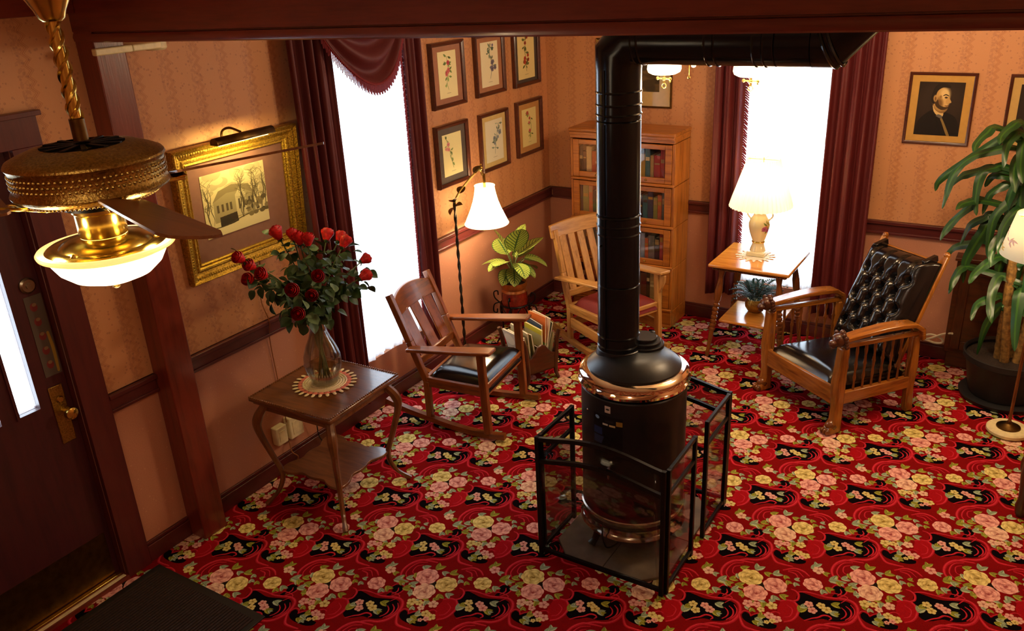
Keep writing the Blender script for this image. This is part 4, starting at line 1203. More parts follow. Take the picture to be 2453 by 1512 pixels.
ORD = ['leftmost', 'second', 'third', 'fourth', 'fifth', 'sixth', 'seventh', 'eighth', 'ninth', 'tenth', 'eleventh', 'twelfth', 'thirteenth', 'fourteenth', 'fifteenth', 'sixteenth', 'seventeenth', 'eighteenth', 'nineteenth', 'twentieth', 'twenty-first', 'twenty-second']
SH = ['top', 'second', 'third', 'bottom']
HEADS = [['black', 'dark brown', 'cream', 'orange'], ['dark brown', 'olive', 'orange', 'black', 'cream'], ['tan', 'dark brown', 'grey'], ['maroon', 'black', 'orange']]
TAILS = [['pale blue', 'black', 'mustard', 'teal', 'tan', 'red', 'red', 'black'], ['maroon', 'red', 'black', 'teal', 'navy blue', 'olive', 'orange', 'grey'], ['pale blue', 'orange', 'grey', 'black', 'red', 'tan'], ['maroon', 'dark brown', 'tan', 'black', 'cream']]
bc_x = (BX0 + BX1) / 2
for si, (s0, s1) in enumerate(SEC):
    r = random.Random(si + 90); zb = s0 + .018; hmax = s1 - s0 - .03
    xs = [-w + .05]; seq = []
    widths = []
    while sum(widths) < 2*w - .125: widths.append(r.choice([.028, .033, .038, .044, .05]))
    nb = len(widths); names = []
    mid = [r.choice(COLS)[0] for _ in range(nb)]
    names = HEADS[si] + mid[len(HEADS[si]):nb - len(TAILS[si])] + TAILS[si]; nb = len(names)
    widths = (widths + [.035] * nb)[:nb]; k = (2*w - .115) / sum(widths); widths = [q * k for q in widths]
    x = -w + .055
    for i, (cn, bw) in enumerate(zip(names, widths)):
        h = hmax * r.uniform(.68, .95); dep = r.uniform(.15, .19)
        kind = 'tall' if h > hmax * .84 else 'short'
        b0 = thing('book', '%s %s book, %s from the left on the %s shelf of the oak bookcase' % (kind, cn, ORD[i], SH[si]) if i else '%s %s book, leftmost on the %s shelf of the oak bookcase' % (kind, cn, SH[si]), 'book', (bc_x + x + bw/2, -.022 + F + .035, zb), 0, 'books on the %s bookcase shelf' % SH[si])
        t = .0025; hw = bw/2 - .0008
        m = BM[cn]
        sp = MB().span((-hw, 0, 0), (hw, .006, h)).span((-hw, .006, 0), (-hw + t, dep, h)).span((hw - t, .006, 0), (hw, dep, h))
        sp.build('cover', m, b0, .0015)
        MB().span((-hw + t, .006, .003), (hw - t, dep - .004, h - .003)).build('pages', M['paper'], b0)
        if r.random() < .7:
            z = h * r.uniform(.55, .75)
            MB().span((-hw * .8, -.0006, z), (hw * .8, .0005, z + h * r.uniform(.05, .2))).build('title_label', BM[r.choice(['cream', 'mustard', 'black', 'tan'])], b0)
        x += bw

# ---------------------------------------------------------------- right table, doily, lamp, fern
Z2 = .69
T2 = thing('lamp_table', 'square honey coloured table with turned splayed legs below the back window lamp', 'table', (1.872, -.41, 0))
s = .272
MB().box((0, 0, Z2 - .011), (2*s, 2*s * .97, .022)).build('tabletop', M['honey'], T2, .007)
MB().box((0, 0, Z2 - .033), (2*s - .06, 2*s - .06, .022)).build('edge_molding', M['turned'], T2, .006)
bd = MB()
for i in range(44):
    q = -s + .035 + (2*s - .07) * i / 43
    for a, b_ in ((q, -s + .028), (q, s - .028), (-s + .028, q), (s - .028, q)): bd.sphere((a, b_, Z2 - .036), .007, 6, 4)
setp(bd.build('bead_trim', M['turned'], T2), kind='stuff')
prof = [(.012, 0), (.016, .02), (.013, .06), (.015, .14), (.018, .2)]
for k in range(7): prof += [(.022, .205 + k*.03), (.022, .219 + k*.03), (.015, .225 + k*.03), (.015, .231 + k*.03)]
prof += [(.024, .43), (.026, .50), (.02, .56), (.016, .60), (.022, .63), (.022, .66)]
for sx in (-1, 1):
    for sy in (-1, 1):
        a, b_ = Vector((sx*.255, sy*.25, 0)), Vector((sx*.19, sy*.19, Z2 - .04))
        MB().lathe([(rr, z * (b_ - a).length / .66) for rr, z in prof], 12, a, b_ - a).build('leg', M['turned'], T2)
MB().box((0, 0, .262), (.40, .40, .018)).build('lower_shelf', M['honey'], T2, .005)
doily('round white crocheted doily under the porcelain lamp', 1.835, -.385, Z2, .135, (M['crochet_white'], M['crochet_white'], M['crochet_white']), 16, .2)

LX, LY, LZ = 1.842, -.36, Z2 + .005
L = thing('table_lamp', 'floral porcelain table lamp with lit pleated cream shade by the back window', 'lamp', (LX, LY, LZ))
p = Paint(512, 256, '#e6dcae'); r = random.Random(6)
for cx in (90, 346):
    for k in range(16):
        a = r.uniform(0, 6.28); d = r.uniform(10, 46); p.leaf(cx + math.cos(a)*d, 120 + math.sin(a)*d, math.cos(a)*16, math.sin(a)*16, r.choice(['#8a9a3a', '#6c8030', '#b0a440']), '#56641f')
    for k in range(6): p.rose(cx + r.uniform(-34, 34), 118 + r.uniform(-30, 30), r.uniform(12, 19), *[('#c8788c', '#8a3048'), ('#d9a04a', '#a05a20'), ('#b8688c', '#6a2a50')][k % 3], r.random()*6)
t, x = image_mat('floral_porcelain', p.image('porcelain_flowers'), None, .15)
t.set(Coat_Weight=.6, Coat_Roughness=.05); M['porcelain_floral'] = t.m
M['porcelain'] = plain('ivory_porcelain', '#e8deb4', .15, 0, .04, 20, 0, .6)
MB().box((0, 0, .016), (.125, .125, .032)).build('plinth', M['porcelain'], L, .008)
MB().lathe([(.055, .03), (.052, .045), (.045, .065), (.04, .085), (.043, .095)], 28).build('foot', M['porcelain'], L)
MB().lathe([(.044, .092), (.046, .097), (.044, .102)], 28).build('gilt_band', M['brass'], L)
vp = [(.040, .10), (.048, .12), (.062, .16), (.071, .20), (.072, .225), (.062, .255), (.048, .275), (.040, .29), (.044, .315), (.052, .33)]
o = MB().lathe(vp, 40).build('vase_body', M['porcelain_floral'], L, angle=1)
uv = o.data.uv_layers.new(name='uv')
for pg in o.data.polygons:
    aa = [math.atan2(o.data.vertices[v].co.y, o.data.vertices[v].co.x) / (2*PI) % 1 for v in pg.vertices]; big = max(aa) - min(aa) > .5
    for li, a in zip(pg.loop_indices, aa):
        c = o.data.vertices[o.data.loops[li].vertex_index].co; uv.data[li].uv = ((a + 1 if big and a < .5 else a) + .245, (c.z - .10) / .23)
for q in (-1, 1):
    MB().tube(bez([(q*.062, 0, .25), (q*.085, 0, .28), (q*.075, 0, .31), (q*.048, 0, .315)], 14), .006, 8).build('handle', M['porcelain'], L)
MB().tube([(0, 0, .33), (0, 0, .40)], .012, 10).build('socket', M['brass'], L)
sh0, sh1 = .345, .665
pleat = lambda t, i: 1 + .034 * math.cos(40 * t)
o = MB().lathe([(.205, sh0), (.188, sh0 + .06), (.165, sh0 + .13), (.143, sh0 + .2), (.12, sh0 + .27), (.105, sh1)], 176, ripple=pleat, closed=False).build('pleated_shade', M['shade_pleat'], L, angle=3)
MB().tube([(0, 0, .40), (0, 0, sh1 + .01)], .003, 6).build('harp', M['brass'], L)
MB().bar((-.10, 0, sh1 - .004), (.10, 0, sh1 - .004), .004, .004).bar((0, -.10, sh1 - .004), (0, .10, sh1 - .004), .004, .004).build('shade_spider', M['brass'], L)
lamp('table_lamp_bulb', 'POINT', (LX, LY, LZ + .50), 6, WARM, .04)

FN = thing('potted_fern', 'small green fern in a round brass pot on the lower shelf of the lamp table', 'plant', (1.85, -.36, .271))
MB().lathe([(.035, 0), (.05, .008), (.07, .04), (.072, .065), (.058, .09), (.055, .097), (.05, .095), (.052, .085)], 24).build('brass_pot', M['brass_old'], FN)
MB().lathe([(.001, .08), (.052, .085)], 16, closed=False).build('soil', M['soil'], FN)
def frond(L, droop):
    mb = MB(); n = 13
    P = lambda t: Vector((L * t, 0, .42 * L * math.sin(PI * .62 * t) - droop * L * t * t))
    mb.tube([P(i / 12) for i in range(13)], .0016, 4)
    for i in range(1, n + 1):
        t = i / (n + .5); b_ = P(t); ln = .042 * math.sin(PI * (t * .8 + .14)) + .004
        for s in (-1, 1):
            e = b_ + Vector((ln * .35, s * ln, -.006)); m_ = b_.lerp(e, .5)
            mb.add([b_, m_ + Vector((.007, 0, .001)), e, m_ + Vector((-.007, 0, .001))], [(0, 1, 2, 3)])
    me = mb.mesh('frond', 3); me.materials.append(M['fern']); return me
fr_ = [frond(.20, .35), frond(.17, .2), frond(.22, .55)]
for k in range(30):
    a = k * 2.399; inst('frond', fr_[k % 3], FN, Matrix.Translation((.02*math.cos(a), .02*math.sin(a), .085)) @ Matrix.Rotation(a, 4, 'Z') @ Matrix.Rotation(-.15 - .5 * random.random(), 4, 'Y') @ Matrix.Scale(random.uniform(.75, 1.0), 4))

# ---------------------------------------------------------------- bridge floor lamp in the left corner
BL = thing('floor_lamp', 'black twisted iron floor lamp with white bell shade by the left window', 'lamp', (.18, -1.57, 0))
MB().lathe([(.13, 0), (.13, .012), (.10, .022), (.05, .03), (.02, .06), (.012, .08)], 28).build('base', M['iron'], BL)
mb = MB()
for ph in (0, PI):
    mb.tube([(.0055*math.cos(z*38 + ph), .0055*math.sin(z*38 + ph), z) for z in np.linspace(.07, 1.20, 90)], .0062, 6)
mb.build('twisted_pole', M['iron_twist'], BL)
top = Vector((.06, .245, 1.36))
MB().tube(bez([(0, 0, 1.16), (.005, .02, 1.23), (.03, .11, 1.31), (.055, .215, 1.37), top, (.065, .25, 1.33)], 26), .007, 8).build('arm', M['brass_old'], BL)
MB().sphere(top + Vector((0, 0, .02)), .014, 10, 8).sphere(top + Vector((0, 0, .042)), .008, 8, 6).build('finial', M['brass'], BL)
lf = leaf_mesh('iron_leaf', .075, .06, .3, .3, 6); lf.materials.append(M['bronze'])
for pos, d in (((0, 0, 1.20), (.2, -.6, .7)), ((0, 0, 1.17), (-.1, -.9, -.3)), ((.01, .04, 1.25), (.2, .5, .6)), ((0, 0, 1.17), (.7, -.1, .5)), ((.04, .19, 1.35), (.3, .3, .8))):
    inst('iron_leaf', lf, BL, aim(pos, d, .4))
shc = Vector((.068, .262, 0))
bell = [(.148, .995), (.146, 1.005), (.126, 1.05), (.104, 1.10), (.086, 1.15), (.074, 1.20), (.068, 1.235), (.066, 1.26)]
MB().lathe(bell, 48, shc, ripple=lambda t, i: 1 + .012 * abs(math.cos(3*t)), closed=False).build('bell_shade', M['shade_white'], BL, angle=3)
mb = MB()
for (rr, z) in ((.149, .996), (.067, 1.258)): mb.tube([(shc.x + rr*math.cos(2*PI*i/40), shc.y + rr*math.sin(2*PI*i/40), z) for i in range(41)], .004, 6, False)
mb.build('shade_piping', M['shade_white'], BL)
MB().tube([(shc.x, shc.y, 1.16), (shc.x, shc.y, 1.34)], .010, 8).build('socket', M['brass'], BL)
lamp('bridge_lamp_bulb', 'POINT', (.18 + shc.x, -1.57 + shc.y, 1.09), 20, WARM, .05)

# ---------------------------------------------------------------- calathea on its iron stand
PX, PY = .30, -1.085
ST = thing('plant_stand', 'black wrought iron plant stand with scrolls in the corner behind the magazines', 'plant stand', (PX, PY, 0))
zr = .335
MB().tube([(.105*math.cos(2*PI*i/32), .105*math.sin(2*PI*i/32), zr) for i in range(33)], .0065, 6, False).build('top_ring', M['iron'], ST)
MB().tube([(.10*math.cos(2*PI*i/32), .10*math.sin(2*PI*i/32), .10) for i in range(33)], .005, 6, False).build('lower_ring', M['iron'], ST)
for k in range(4):
    a = PI/4 + k*PI/2 - .5; c, s_ = math.cos(a), math.sin(a)
    MB().tube([(q*c, q*s_, z) for q, z in bez([(.107, zr), (.10, .22), (.10, .10), (.15, .008)], 16)], .0065, 6).build('leg', M['iron'], ST)
    tx, ty = -s_, c
    pts = [(.115 + .03 * math.sin(t), 0, zr + .02 - .05 * t / 3) for t in np.linspace(0, 6, 20)]
    mb = MB().tube(bez([(.107*c, .107*s_, zr - .01), (.15*c, .15*s_, zr + .03), (.155*c, .155*s_, zr + .075), (.128*c, .128*s_, zr + .085), (.124*c, .124*s_, zr + .055)], 20), .005, 6)
    mb.tube(bez([(.107*c, .107*s_, zr), (.155*c, .155*s_, zr - .02), (.165*c, .165*s_, zr - .075), (.14*c, .14*s_, zr - .085), (.135*c, .135*s_, zr - .055)], 20), .005, 6)
    for q in (-1, 1):
        mb.tube(bez([(.104*c, .104*s_, .22), (.10*c + q*.045*tx, .10*s_ + q*.045*ty, .29), (.09*c + q*.07*tx, .09*s_ + q*.07*ty, zr)], 12), .004, 6)
    mb.build('scroll', M['iron'], ST)
PT = thing('potted_calathea', 'striped leaf calathea in a red and copper planter on the iron stand', 'plant', (PX, PY, .205))
MB().lathe([(.065, 0), (.078, .02), (.092, .07), (.097, .12), (.095, .20), (.090, .225)], 36).build('planter', M['redglaze'], PT)
MB().lathe([(.090, .222), (.094, .23), (.09, .24), (.0875, .246), (.09, .255), (.098, .275), (.098, .30), (.092, .30), (.088, .275)], 36, closed=False).build('copper_rim', M['terracotta'], PT)
MB().lathe([(.001, .272), (.088, .275)], 20, closed=False).build('soil', M['soil'], PT)
def striped_leaf():
    t = NT('calathea_stripes'); s = t.n('ShaderNodeSeparateXYZ'); t.l(t.n('ShaderNodeTexCoord').outputs['UV'], s.inputs[0])
    d = t.math('ABSOLUTE', t.math('SUBTRACT', s.outputs[0], .5))
    ph = t.math('SUBTRACT', t.math('MULTIPLY', s.outputs[1], 9), t.math('MULTIPLY', d, 5.5))
    st_ = t.math('LESS_THAN', t.math('FRACT', ph), .30)
    ribm = t.math('LESS_THAN', d, .035)
    edge = t.math('GREATER_THAN', d, .46)
    m_ = t.math('MAXIMUM', t.math('MAXIMUM', st_, ribm), edge)
    t.set(Base_Color=t.mix(m_, lin('#a3b04c'), lin('#23491f')), Roughness=.4)
    return t.m
M['calathea'] = striped_leaf()
cl = [leaf_mesh('calathea_leaf', .17, .115, .12, .12, 10, power=.62), leaf_mesh('calathea_leaf', .15, .10, .32, .15, 10, power=.62)]
for me in cl: me.materials.append(M['calathea'])
CLV = [((.0, .0, .44), (.45, -.25, 1.0), 1.15, 0), ((-.02, -.01, .45), (-.2, -.35, 1.0), 1.0, 0), ((0, .0, .38), (.1, -1.0, .32), 1.05, 0), ((0, 0, .38), (-.3, -1.0, .22), 1.0, 1), ((0, 0, .40), (.35, .9, .5), 1.15, 0), ((0, 0, .38), (.0, 1.0, .25), 1.0, 0), ((.03, 0, .40), (.9, .25, .05), 1.0, 1), ((.02, -.02, .38), (.8, -.55, .0), 1.0, 1),
       ((.02, .03, .37), (.6, .8, .0), 1.0, 1), ((0, 0, .34), (.55, -.75, -.15), .95, 1), ((0, .0, .35), (.9, .1, -.2), .8, 1), ((0, .02, .33), (.3, 1.0, -.1), .95, 1), ((-.02, 0, .40), (-.7, .5, .4), 1.0, 0), ((0, 0, .36), (-.8, -.3, .2), 1.0, 1), ((0, 0, .33), (.2, -1, -.1), .9, 1), ((.02, .0, .32), (.95, .35, -.3), .6, 1), ((0, 0, .45), (.1, .5, .9), .9, 0)]
for q, (pos, d, sz, k) in enumerate(CLV):
    dv = Vector(d).normalized(); b_ = Vector(pos) * 1.12 + Vector((0, 0, .035)) + Vector((dv.x, dv.y, 0)) * .05
    MB().tube(bez([(0.01*dv.x, .01*dv.y, .27), (.02*dv.x, .02*dv.y, b_.z * .6 + .12), b_], 8), .0035, 5).build('stalk', M['stem'], PT)
    inst('leaf', cl[k], PT, aim(b_, d, random.uniform(-.25, .25), sz * 1.32))

# ---------------------------------------------------------------- magazine rack
MR = thing('magazine_rack', 'dark wooden magazine rack with arched ends full of magazines', 'magazine rack', (.79, -1.54, 0), math.atan2(-.107, .22) + 0.0)
# local x points out of the near end; y along its width
MR.rotation_euler = (0, 0, math.atan2(-.10, .22)); LR = .30; dk = M['darkwood']
B = lambda n, mb, m=dk, bv=.003: mb.build(n, m, MR, bv)
def end_panel(x):
    pr = [(-.105, .085), (.105, .085), (.112, .20), (.085, .205), (.055, .235), (.03, .27), (0, .282), (-.03, .27), (-.055, .235), (-.085, .205), (-.112, .20)]
    return MB().prism(pr, (x, 0, 0), (0, 1, 0), (0, 0, 1), .016)
for x in (-.016, -LR): B('end_panel', end_panel(x))
for x in (-.008, -LR + .008):
    for s in (-1, 1):
        pts = bez([(x, s*.135, .004), (x, s*.115, .05), (x, s*.112, .12), (x, s*.12, .22), (x, s*.13, .30), (x, s*.148, .355)], 16); n = len(pts)
        B('corner_post', MB().tube(pts, [.012 + .004 * math.sin(PI * i / n) for i in range(n)], 8), dk, 0)
for s in (-1, 1):
    B('side_panel', MB().prism([(-LR, .085), (0, .085), (0, .20), (-LR*.25, .215), (-LR*.5, .235), (-LR*.75, .215), (-LR, .20)], (0, s*.108 + .006, 0), (1, 0, 0), (.0, s*.12, .99), .012))
B('floor_board', MB().span((-LR, -.105, .085), (0, .105, .097)))
B('divider', MB().span((-LR + .01, -.005, .097), (-.016, .005, .25)))
MAG = [(-.085, '#d8cfae', .30, .25, 'cream magazine leaning outermost on the left of the rack'), (-.065, '#b9a878', .27, .18, 'tan magazine at the left of the rack'), (-.045, '#cdbf90', .30, .12, 'buff magazine left of the divider in the rack'), (-.022, '#8c8452', .27, .1, 'olive magazine left of the rack divider'), (.016, '#cfc98c', .30, -.02, 'yellow headed magazine with a black letter at the near end of the rack'), (.032, '#3a4a5c', .33, -.05, 'navy magazine in the middle of the rack'), (.05, '#e0702c', .37, -.10, 'orange and green magazine standing tallest in the rack'), (.066, '#e8dfc8', .36, -.16, 'white magazine behind the orange one in the rack'), (.082, '#5c6a54', .33, -.2, 'grey green magazine at the right of the rack'), (.096, '#d9cf94', .24, -.22, 'pale yellow magazine low at the right of the rack')]
mrM = Matrix.Translation(MR.location) @ Matrix.Rotation(MR.rotation_euler.z, 4, 'Z')
for k, (y, c, h, tl, lab) in enumerate(MAG):
    xo = -.135 - .018 * (k % 3)
    if k == 4: xo = -.121
    h *= .92; m4 = mrM @ Matrix.Translation((xo, y * .9, .099)) @ Matrix.Rotation(tl, 4, 'X') @ Matrix.Rotation((k % 3 - 1) * .06, 4, 'Y')
    g = thing('magazine', lab, 'magazine', M4=m4, group='magazines in the dark wooden rack')
    p = Paint(80, 110, c); rr = random.Random(k)
    if k == 6: p.poly([(0, 0), (80, 0), (80, 50), (0, 90)], '#6aa030', smooth=False); p.ell(50, 60, 22, 26, '#d8452c')
    elif k == 4:
        p.poly([(0, 96), (80, 96), (80, 110), (0, 110)], '#e0d040', smooth=False); p.stroke([(56, 30), (56, 56)], 6, '#14120e', 0); p.stroke([(72, 30), (72, 56)], 6, '#14120e', 0); p.stroke([(56, 56), (64, 43), (72, 30)], 6, '#14120e', 0)
    else:
        for q in range(4): p.ell(rr.uniform(10, 70), rr.uniform(20, 90), rr.uniform(8, 24), rr.uniform(8, 20), tuple(np.clip(Paint.c(c) * rr.uniform(.5, 1.2), 0, 1)))
    mm_ = image_mat('magazine_cover_%d' % k, p.image('magazine_cover_%d' % k), None, .35)[0].m
    for nm, oo, sd in (('cover', -.0055, 1), ('cover', .0055, -1)):
        mb = MB().box((0, oo, h/2), (.2, .0012, h)); o = mb.build(nm, mm_, g); uv = o.data.uv_layers.new(name='uv')
        for pg in o.data.polygons:
            for li in pg.loop_indices:
                cc = o.data.vertices[o.data.loops[li].vertex_index].co; uv.data[li].uv = (cc.x / .2 + .5, cc.z / h)
    MB().box((-.001, 0, h/2), (.196, .0096, h - .006)).build('pages', M['paper'], g)

# ---------------------------------------------------------------- stove, pipe, screens, hearth
SX, SY = 1.975, -2.70
H = thing('hearth_pad', 'grey slate hearth pad with clipped corners under the black stove', 'hearth', (1.985, -2.69, 0))
hx, hy, cc = .285, .365, .09
for sx in (-1, 1):
    for sy in (-1, 1):
        g = .002
        pl = [(g, g), (hx, g), (hx, hy - cc), (hx - cc, hy), (g, hy)]
        pl = [(sx * a, sy * b) for a, b in pl]
        if sx * sy < 0: pl = pl[::-1]
        MB().prism(pl, (0, 0, .001), (1, 0, 0), (0, 1, 0), .016).build('tile', M['slate'], H, .002)
MB().span((-hx + cc, -hy + .01, .0005), (hx - cc, hy - .01, .012)).build('bedding', M['rubber_edge'], H)
S = thing('stove', 'round black freestanding gas stove with shiny copper toned top ring', 'stove', (SX, SY, .017))
dz = -.017
q = lambda z: z + dz
RB = .243
MB().lathe([(RB - .004, q(.15)), (RB, q(.155)), (RB, q(.825)), (RB - .004, q(.83)), (.20, q(.83)), (.20, q(.85))], 64).build('body', M['steel_black'], S)
MB().lathe([(.20, q(.10)), (.252, q(.098)), (.256, q(.104)), (.254, q(.112)), (.243, q(.122)), (.238, q(.145)), (.240, q(.17)), (.247, q(.186)), (.251, q(.195)), (.251, q(.20)), (.244, q(.204))], 64, closed=False).build('base_ring', M['chrome'], S)
MB().lathe([(.20, q(.838)), (.246, q(.842)), (.256, q(.85)), (.258, q(.862)), (.252, q(.87)), (.249, q(.876)), (.252, q(.886)), (.25, q(.898)), (.24, q(.907)), (.228, q(.912)), (.214, q(.914))], 64, closed=False).build('top_ring', M['nickel'], S)
MB().lathe([(.216, q(.905)), (.215, q(.922)), (.20, q(.936)), (.17, q(.958)), (.14, q(.972)), (.10, q(.980)), (.002, q(.982))], 56, closed=False).build('dome', M['steel_black'], S)
MB().lathe([(.112, q(.91)), (.107, q(.96)), (.102, q(.985)), (.098, q(.988))], 40, (-.075, .002, 0)).build('flue_collar', M['steel_black'], S)
ld = MB()
for r0, a, b in ((.092, .955, .992), (.078, .992, 1.008), (.060, 1.008, 1.024)): ld.lathe([(r0, q(a)), (r0, q(b) - .003), (r0 - .003, q(b)), (.001, q(b) + .0005)], 40, (.012, .082, 0))
ld.sphere((.030, .138, q(1.022)), .014, 10, 6, (1, .8, .5))
ld.build('lid', M['steel_black'], S)
for a in (-115, -20, 70, 160):
    c, s_ = math.cos(math.radians(a)), math.sin(math.radians(a)); X = Vector((c, s_, 0))
    pts = bez([X * .17 + Vector((0, 0, q(.13))), X * .215 + Vector((0, 0, q(.085))), X * .235 + Vector((0, 0, q(.045))), X * .262 + Vector((0, 0, .006))], 14)
    MB().tube(pts, [.028, .027, .026, .025, .024, .023, .022, .021, .02, .02, .02, .022, .024, .026, .026][:len(pts)], 10, flat=.5).build('leg', M['steel_black'], S)
def curved_plate(name, az0, az1, z0, z1, rr, mat, uvs=True):
    n = 14
    def fn(u, v):
        a = math.radians(az0 + (az1 - az0) * u); return (rr * math.cos(a), rr * math.sin(a), q(z0 + (z1 - z0) * v))
    o = MB().grid(fn, n, 4).build(name, mat, S, angle=2)
    uv = o.data.uv_layers.new(name='uv'); W1 = n + 1
    for pg in o.data.polygons:
        for li in pg.loop_indices:
            i = o.data.loops[li].vertex_index; uv.data[li].uv = ((i % W1) / n, (i // W1) / 4)
    return o
p = Paint(64, 72, '#c9bcb4'); p.ell(32, 36, 20, 10, '#1c1a1c'); p.ell(32, 36, 14, 5, '#3c3a3c')
o = curved_plate('sticker', -97.3, -90.5, .772, .806, RB + .0012, image_mat('stove_sticker', p.image('stove_sticker_print'), None, .4)[0].m); o['label'] = 'small white sticker with a black oval'
p = Paint(300, 330, '#101014')
p.ell(44, 302, 24, 13, '#7fa6d8', -.1); p.poly([(105, 258), (160, 258), (160, 272), (105, 272)], '#c8c4b8', smooth=False); p.poly([(172, 256), (232, 256), (232, 270), (172, 270)], '#c2b684', smooth=False)
p.poly([(240, 270), (298, 270), (298, 304), (240, 304)], '#a08038', smooth=False); p.poly([(130, 284), (215, 284), (215, 300), (130, 300)], '#26262a', smooth=False)
for k in range(6): p.poly([(244 + (k % 2) * 2, 275 + k * 5), (294, 275 + k * 5), (294, 277 + k * 5), (244, 277 + k * 5)], '#806428', smooth=False)
for y in (236, 205, 172): p.poly([(4, y), (296, y), (296, y + 3), (4, y + 3)], '#07070a', smooth=False)
p.poly([(4, 178), (100, 178), (100, 232), (4, 232)], '#22305c', smooth=False); p.poly([(4, 110), (90, 110), (120, 168), (4, 168)], '#2a3656', smooth=False)
for x, y in ((118, 160), (146, 150), (110, 110), (165, 98), (190, 150)): p.poly([(x, y), (x + 22, y), (x + 22, y + 26), (x, y + 26)], '#050507', smooth=False)
for k in range(12): p.poly([(150, 100 - k * 7), (270 - (k * 13) % 50, 100 - k * 7), (270 - (k * 13) % 50, 102 - k * 7), (150, 102 - k * 7)], '#3a342c', smooth=False)
o = curved_plate('data_plate', -112.5, -77, .53, .755, RB + .0012, image_mat('stove_plate', p.image('stove_plate_print'), None, .35)[0].m); o['label'] = 'dark rating plate with a blue oval and pale tags'
curved_plate('access_door', -117, -60, .2, .5, RB + .002, M['steel_black'])
a = math.radians(-91); MB().tube([((RB + k) * math.cos(a), (RB + k) * math.sin(a), q(z)) for k, z in ((0, .50), (.018, .495), (.02, .46), (.012, .44))], .006, 8).build('latch', M['chrome'], S)
a = math.radians(-124); MB().sphere((RB * math.cos(a), RB * math.sin(a), q(.74)), .006, 8, 6).build('screw', M['chrome'], S)
cp_ = [((RB + .0) * math.cos(math.radians(-98 + k * 3)), (RB + o_) * math.sin(math.radians(-98 + k * 3)), q(z)) for k, o_, z in ((0, .02, .19), (0, .03, .13), (1, .03, .08), (2, .02, .055), (4, -.02, .06), (5, -.05, .1))]
MB().tube(bez(cp_, 20), .004, 6).build('gas_lead', M['wire'], S)

PXX, PYY, PR_, PZ = 1.897, -2.702, .0935, 2.335
SP = thing('stovepipe', 'black enamelled stovepipe rising from the stove and running right below the beam', 'pipe', (PXX, PYY, 0))
pb = lambda n, mb: mb.build(n, M['pipe'], SP)
for z0, z1 in ((.985, 1.30), (1.30, 1.62), (1.62, 2.02), (2.02, PZ - .10)):
    pb('pipe_section', MB().lathe([(PR_ - .004, z0), (PR_, z0 + .004), (PR_, z1 - .004), (PR_ - .004, z1)], 44))
    MB().bar((-.02, -PR_ - .0005, z0 + .01), (-.02, -PR_ - .0005, z1 - .01), .004, .0035).build('seam', M['pipe'], SP)
for z in (1.006, 1.055, 1.535, 1.575, 1.615, 2.045, 2.085, 2.135):
    pb('bead', MB().lathe([(PR_, z - .005), (PR_ + .0035, z), (PR_, z + .005)], 44, closed=False))
MB().sphere((-.045, -.086, 1.49), .005, 6, 5).build('screw', M['pipe'], SP)
def gore_path(pts, n=40):
    """pipe bend with true mitred joints"""
    pts = [Vector(p_) for p_ in pts]; N = len(pts); mb = MB(); r_ = PR_ + .001
    for i in range(N):
        di = (pts[i] - pts[i-1]).normalized() if i else (pts[1] - pts[0]).normalized(); do = (pts[i+1] - pts[i]).normalized() if i < N - 1 else di
        nb = (di + do).normalized(); Y_ = Vector((0, 1, 0)); X_ = Y_.cross(di)
        for k in range(n):
            o_ = (X_ * math.cos(2*PI*k/n) + Y_ * math.sin(2*PI*k/n)) * r_
            mb.v.append(tuple(pts[i] + o_ - di * (o_.dot(nb) / di.dot(nb))))
    for i in range(N - 1):
        for k in range(n): k2 = (k + 1) % n; mb.f.append((i*n + k, i*n + k2, (i+1)*n + k2, (i+1)*n + k))
    pb('elbow', mb)
Z1 = PZ
gore_path([(0, 0, Z1 - .11), (0, 0, Z1 - .052), (.052, 0, Z1), (.11, 0, Z1)])
XE = 2.745 - PXX
for x0, x1 in ((.11, .42), (.42, .64), (.64, XE - .08)):
    pb('pipe_section', MB().lathe([(PR_ - .004, 0), (PR_, .004), (PR_, x1 - x0 - .004), (PR_ - .004, x1 - x0)], 44, (x0, 0, Z1), (1, 0, 0)))
for x in (.09, .115, .385, .42, .565, .60):
    pb('bead', MB().lathe([(PR_, -.005), (PR_ + .004, 0), (PR_, .005)], 44, (x, 0, Z1), (1, 0, 0), closed=False))
gore_path([(XE - .08, 0, Z1), (XE - .035, 0, Z1), (XE + .115, 0, Z1 + .155), (XE + .115, 0, CEIL - .001)])
for dx in (-.004, .02): pb('bead', MB().lathe([(PR_ + .006, -.006), (PR_ + .012, 0), (PR_ + .006, .006)], 44, (XE - .035 + dx * .92, 0, Z1 + dx * .38), (.92, 0, .38), closed=False))

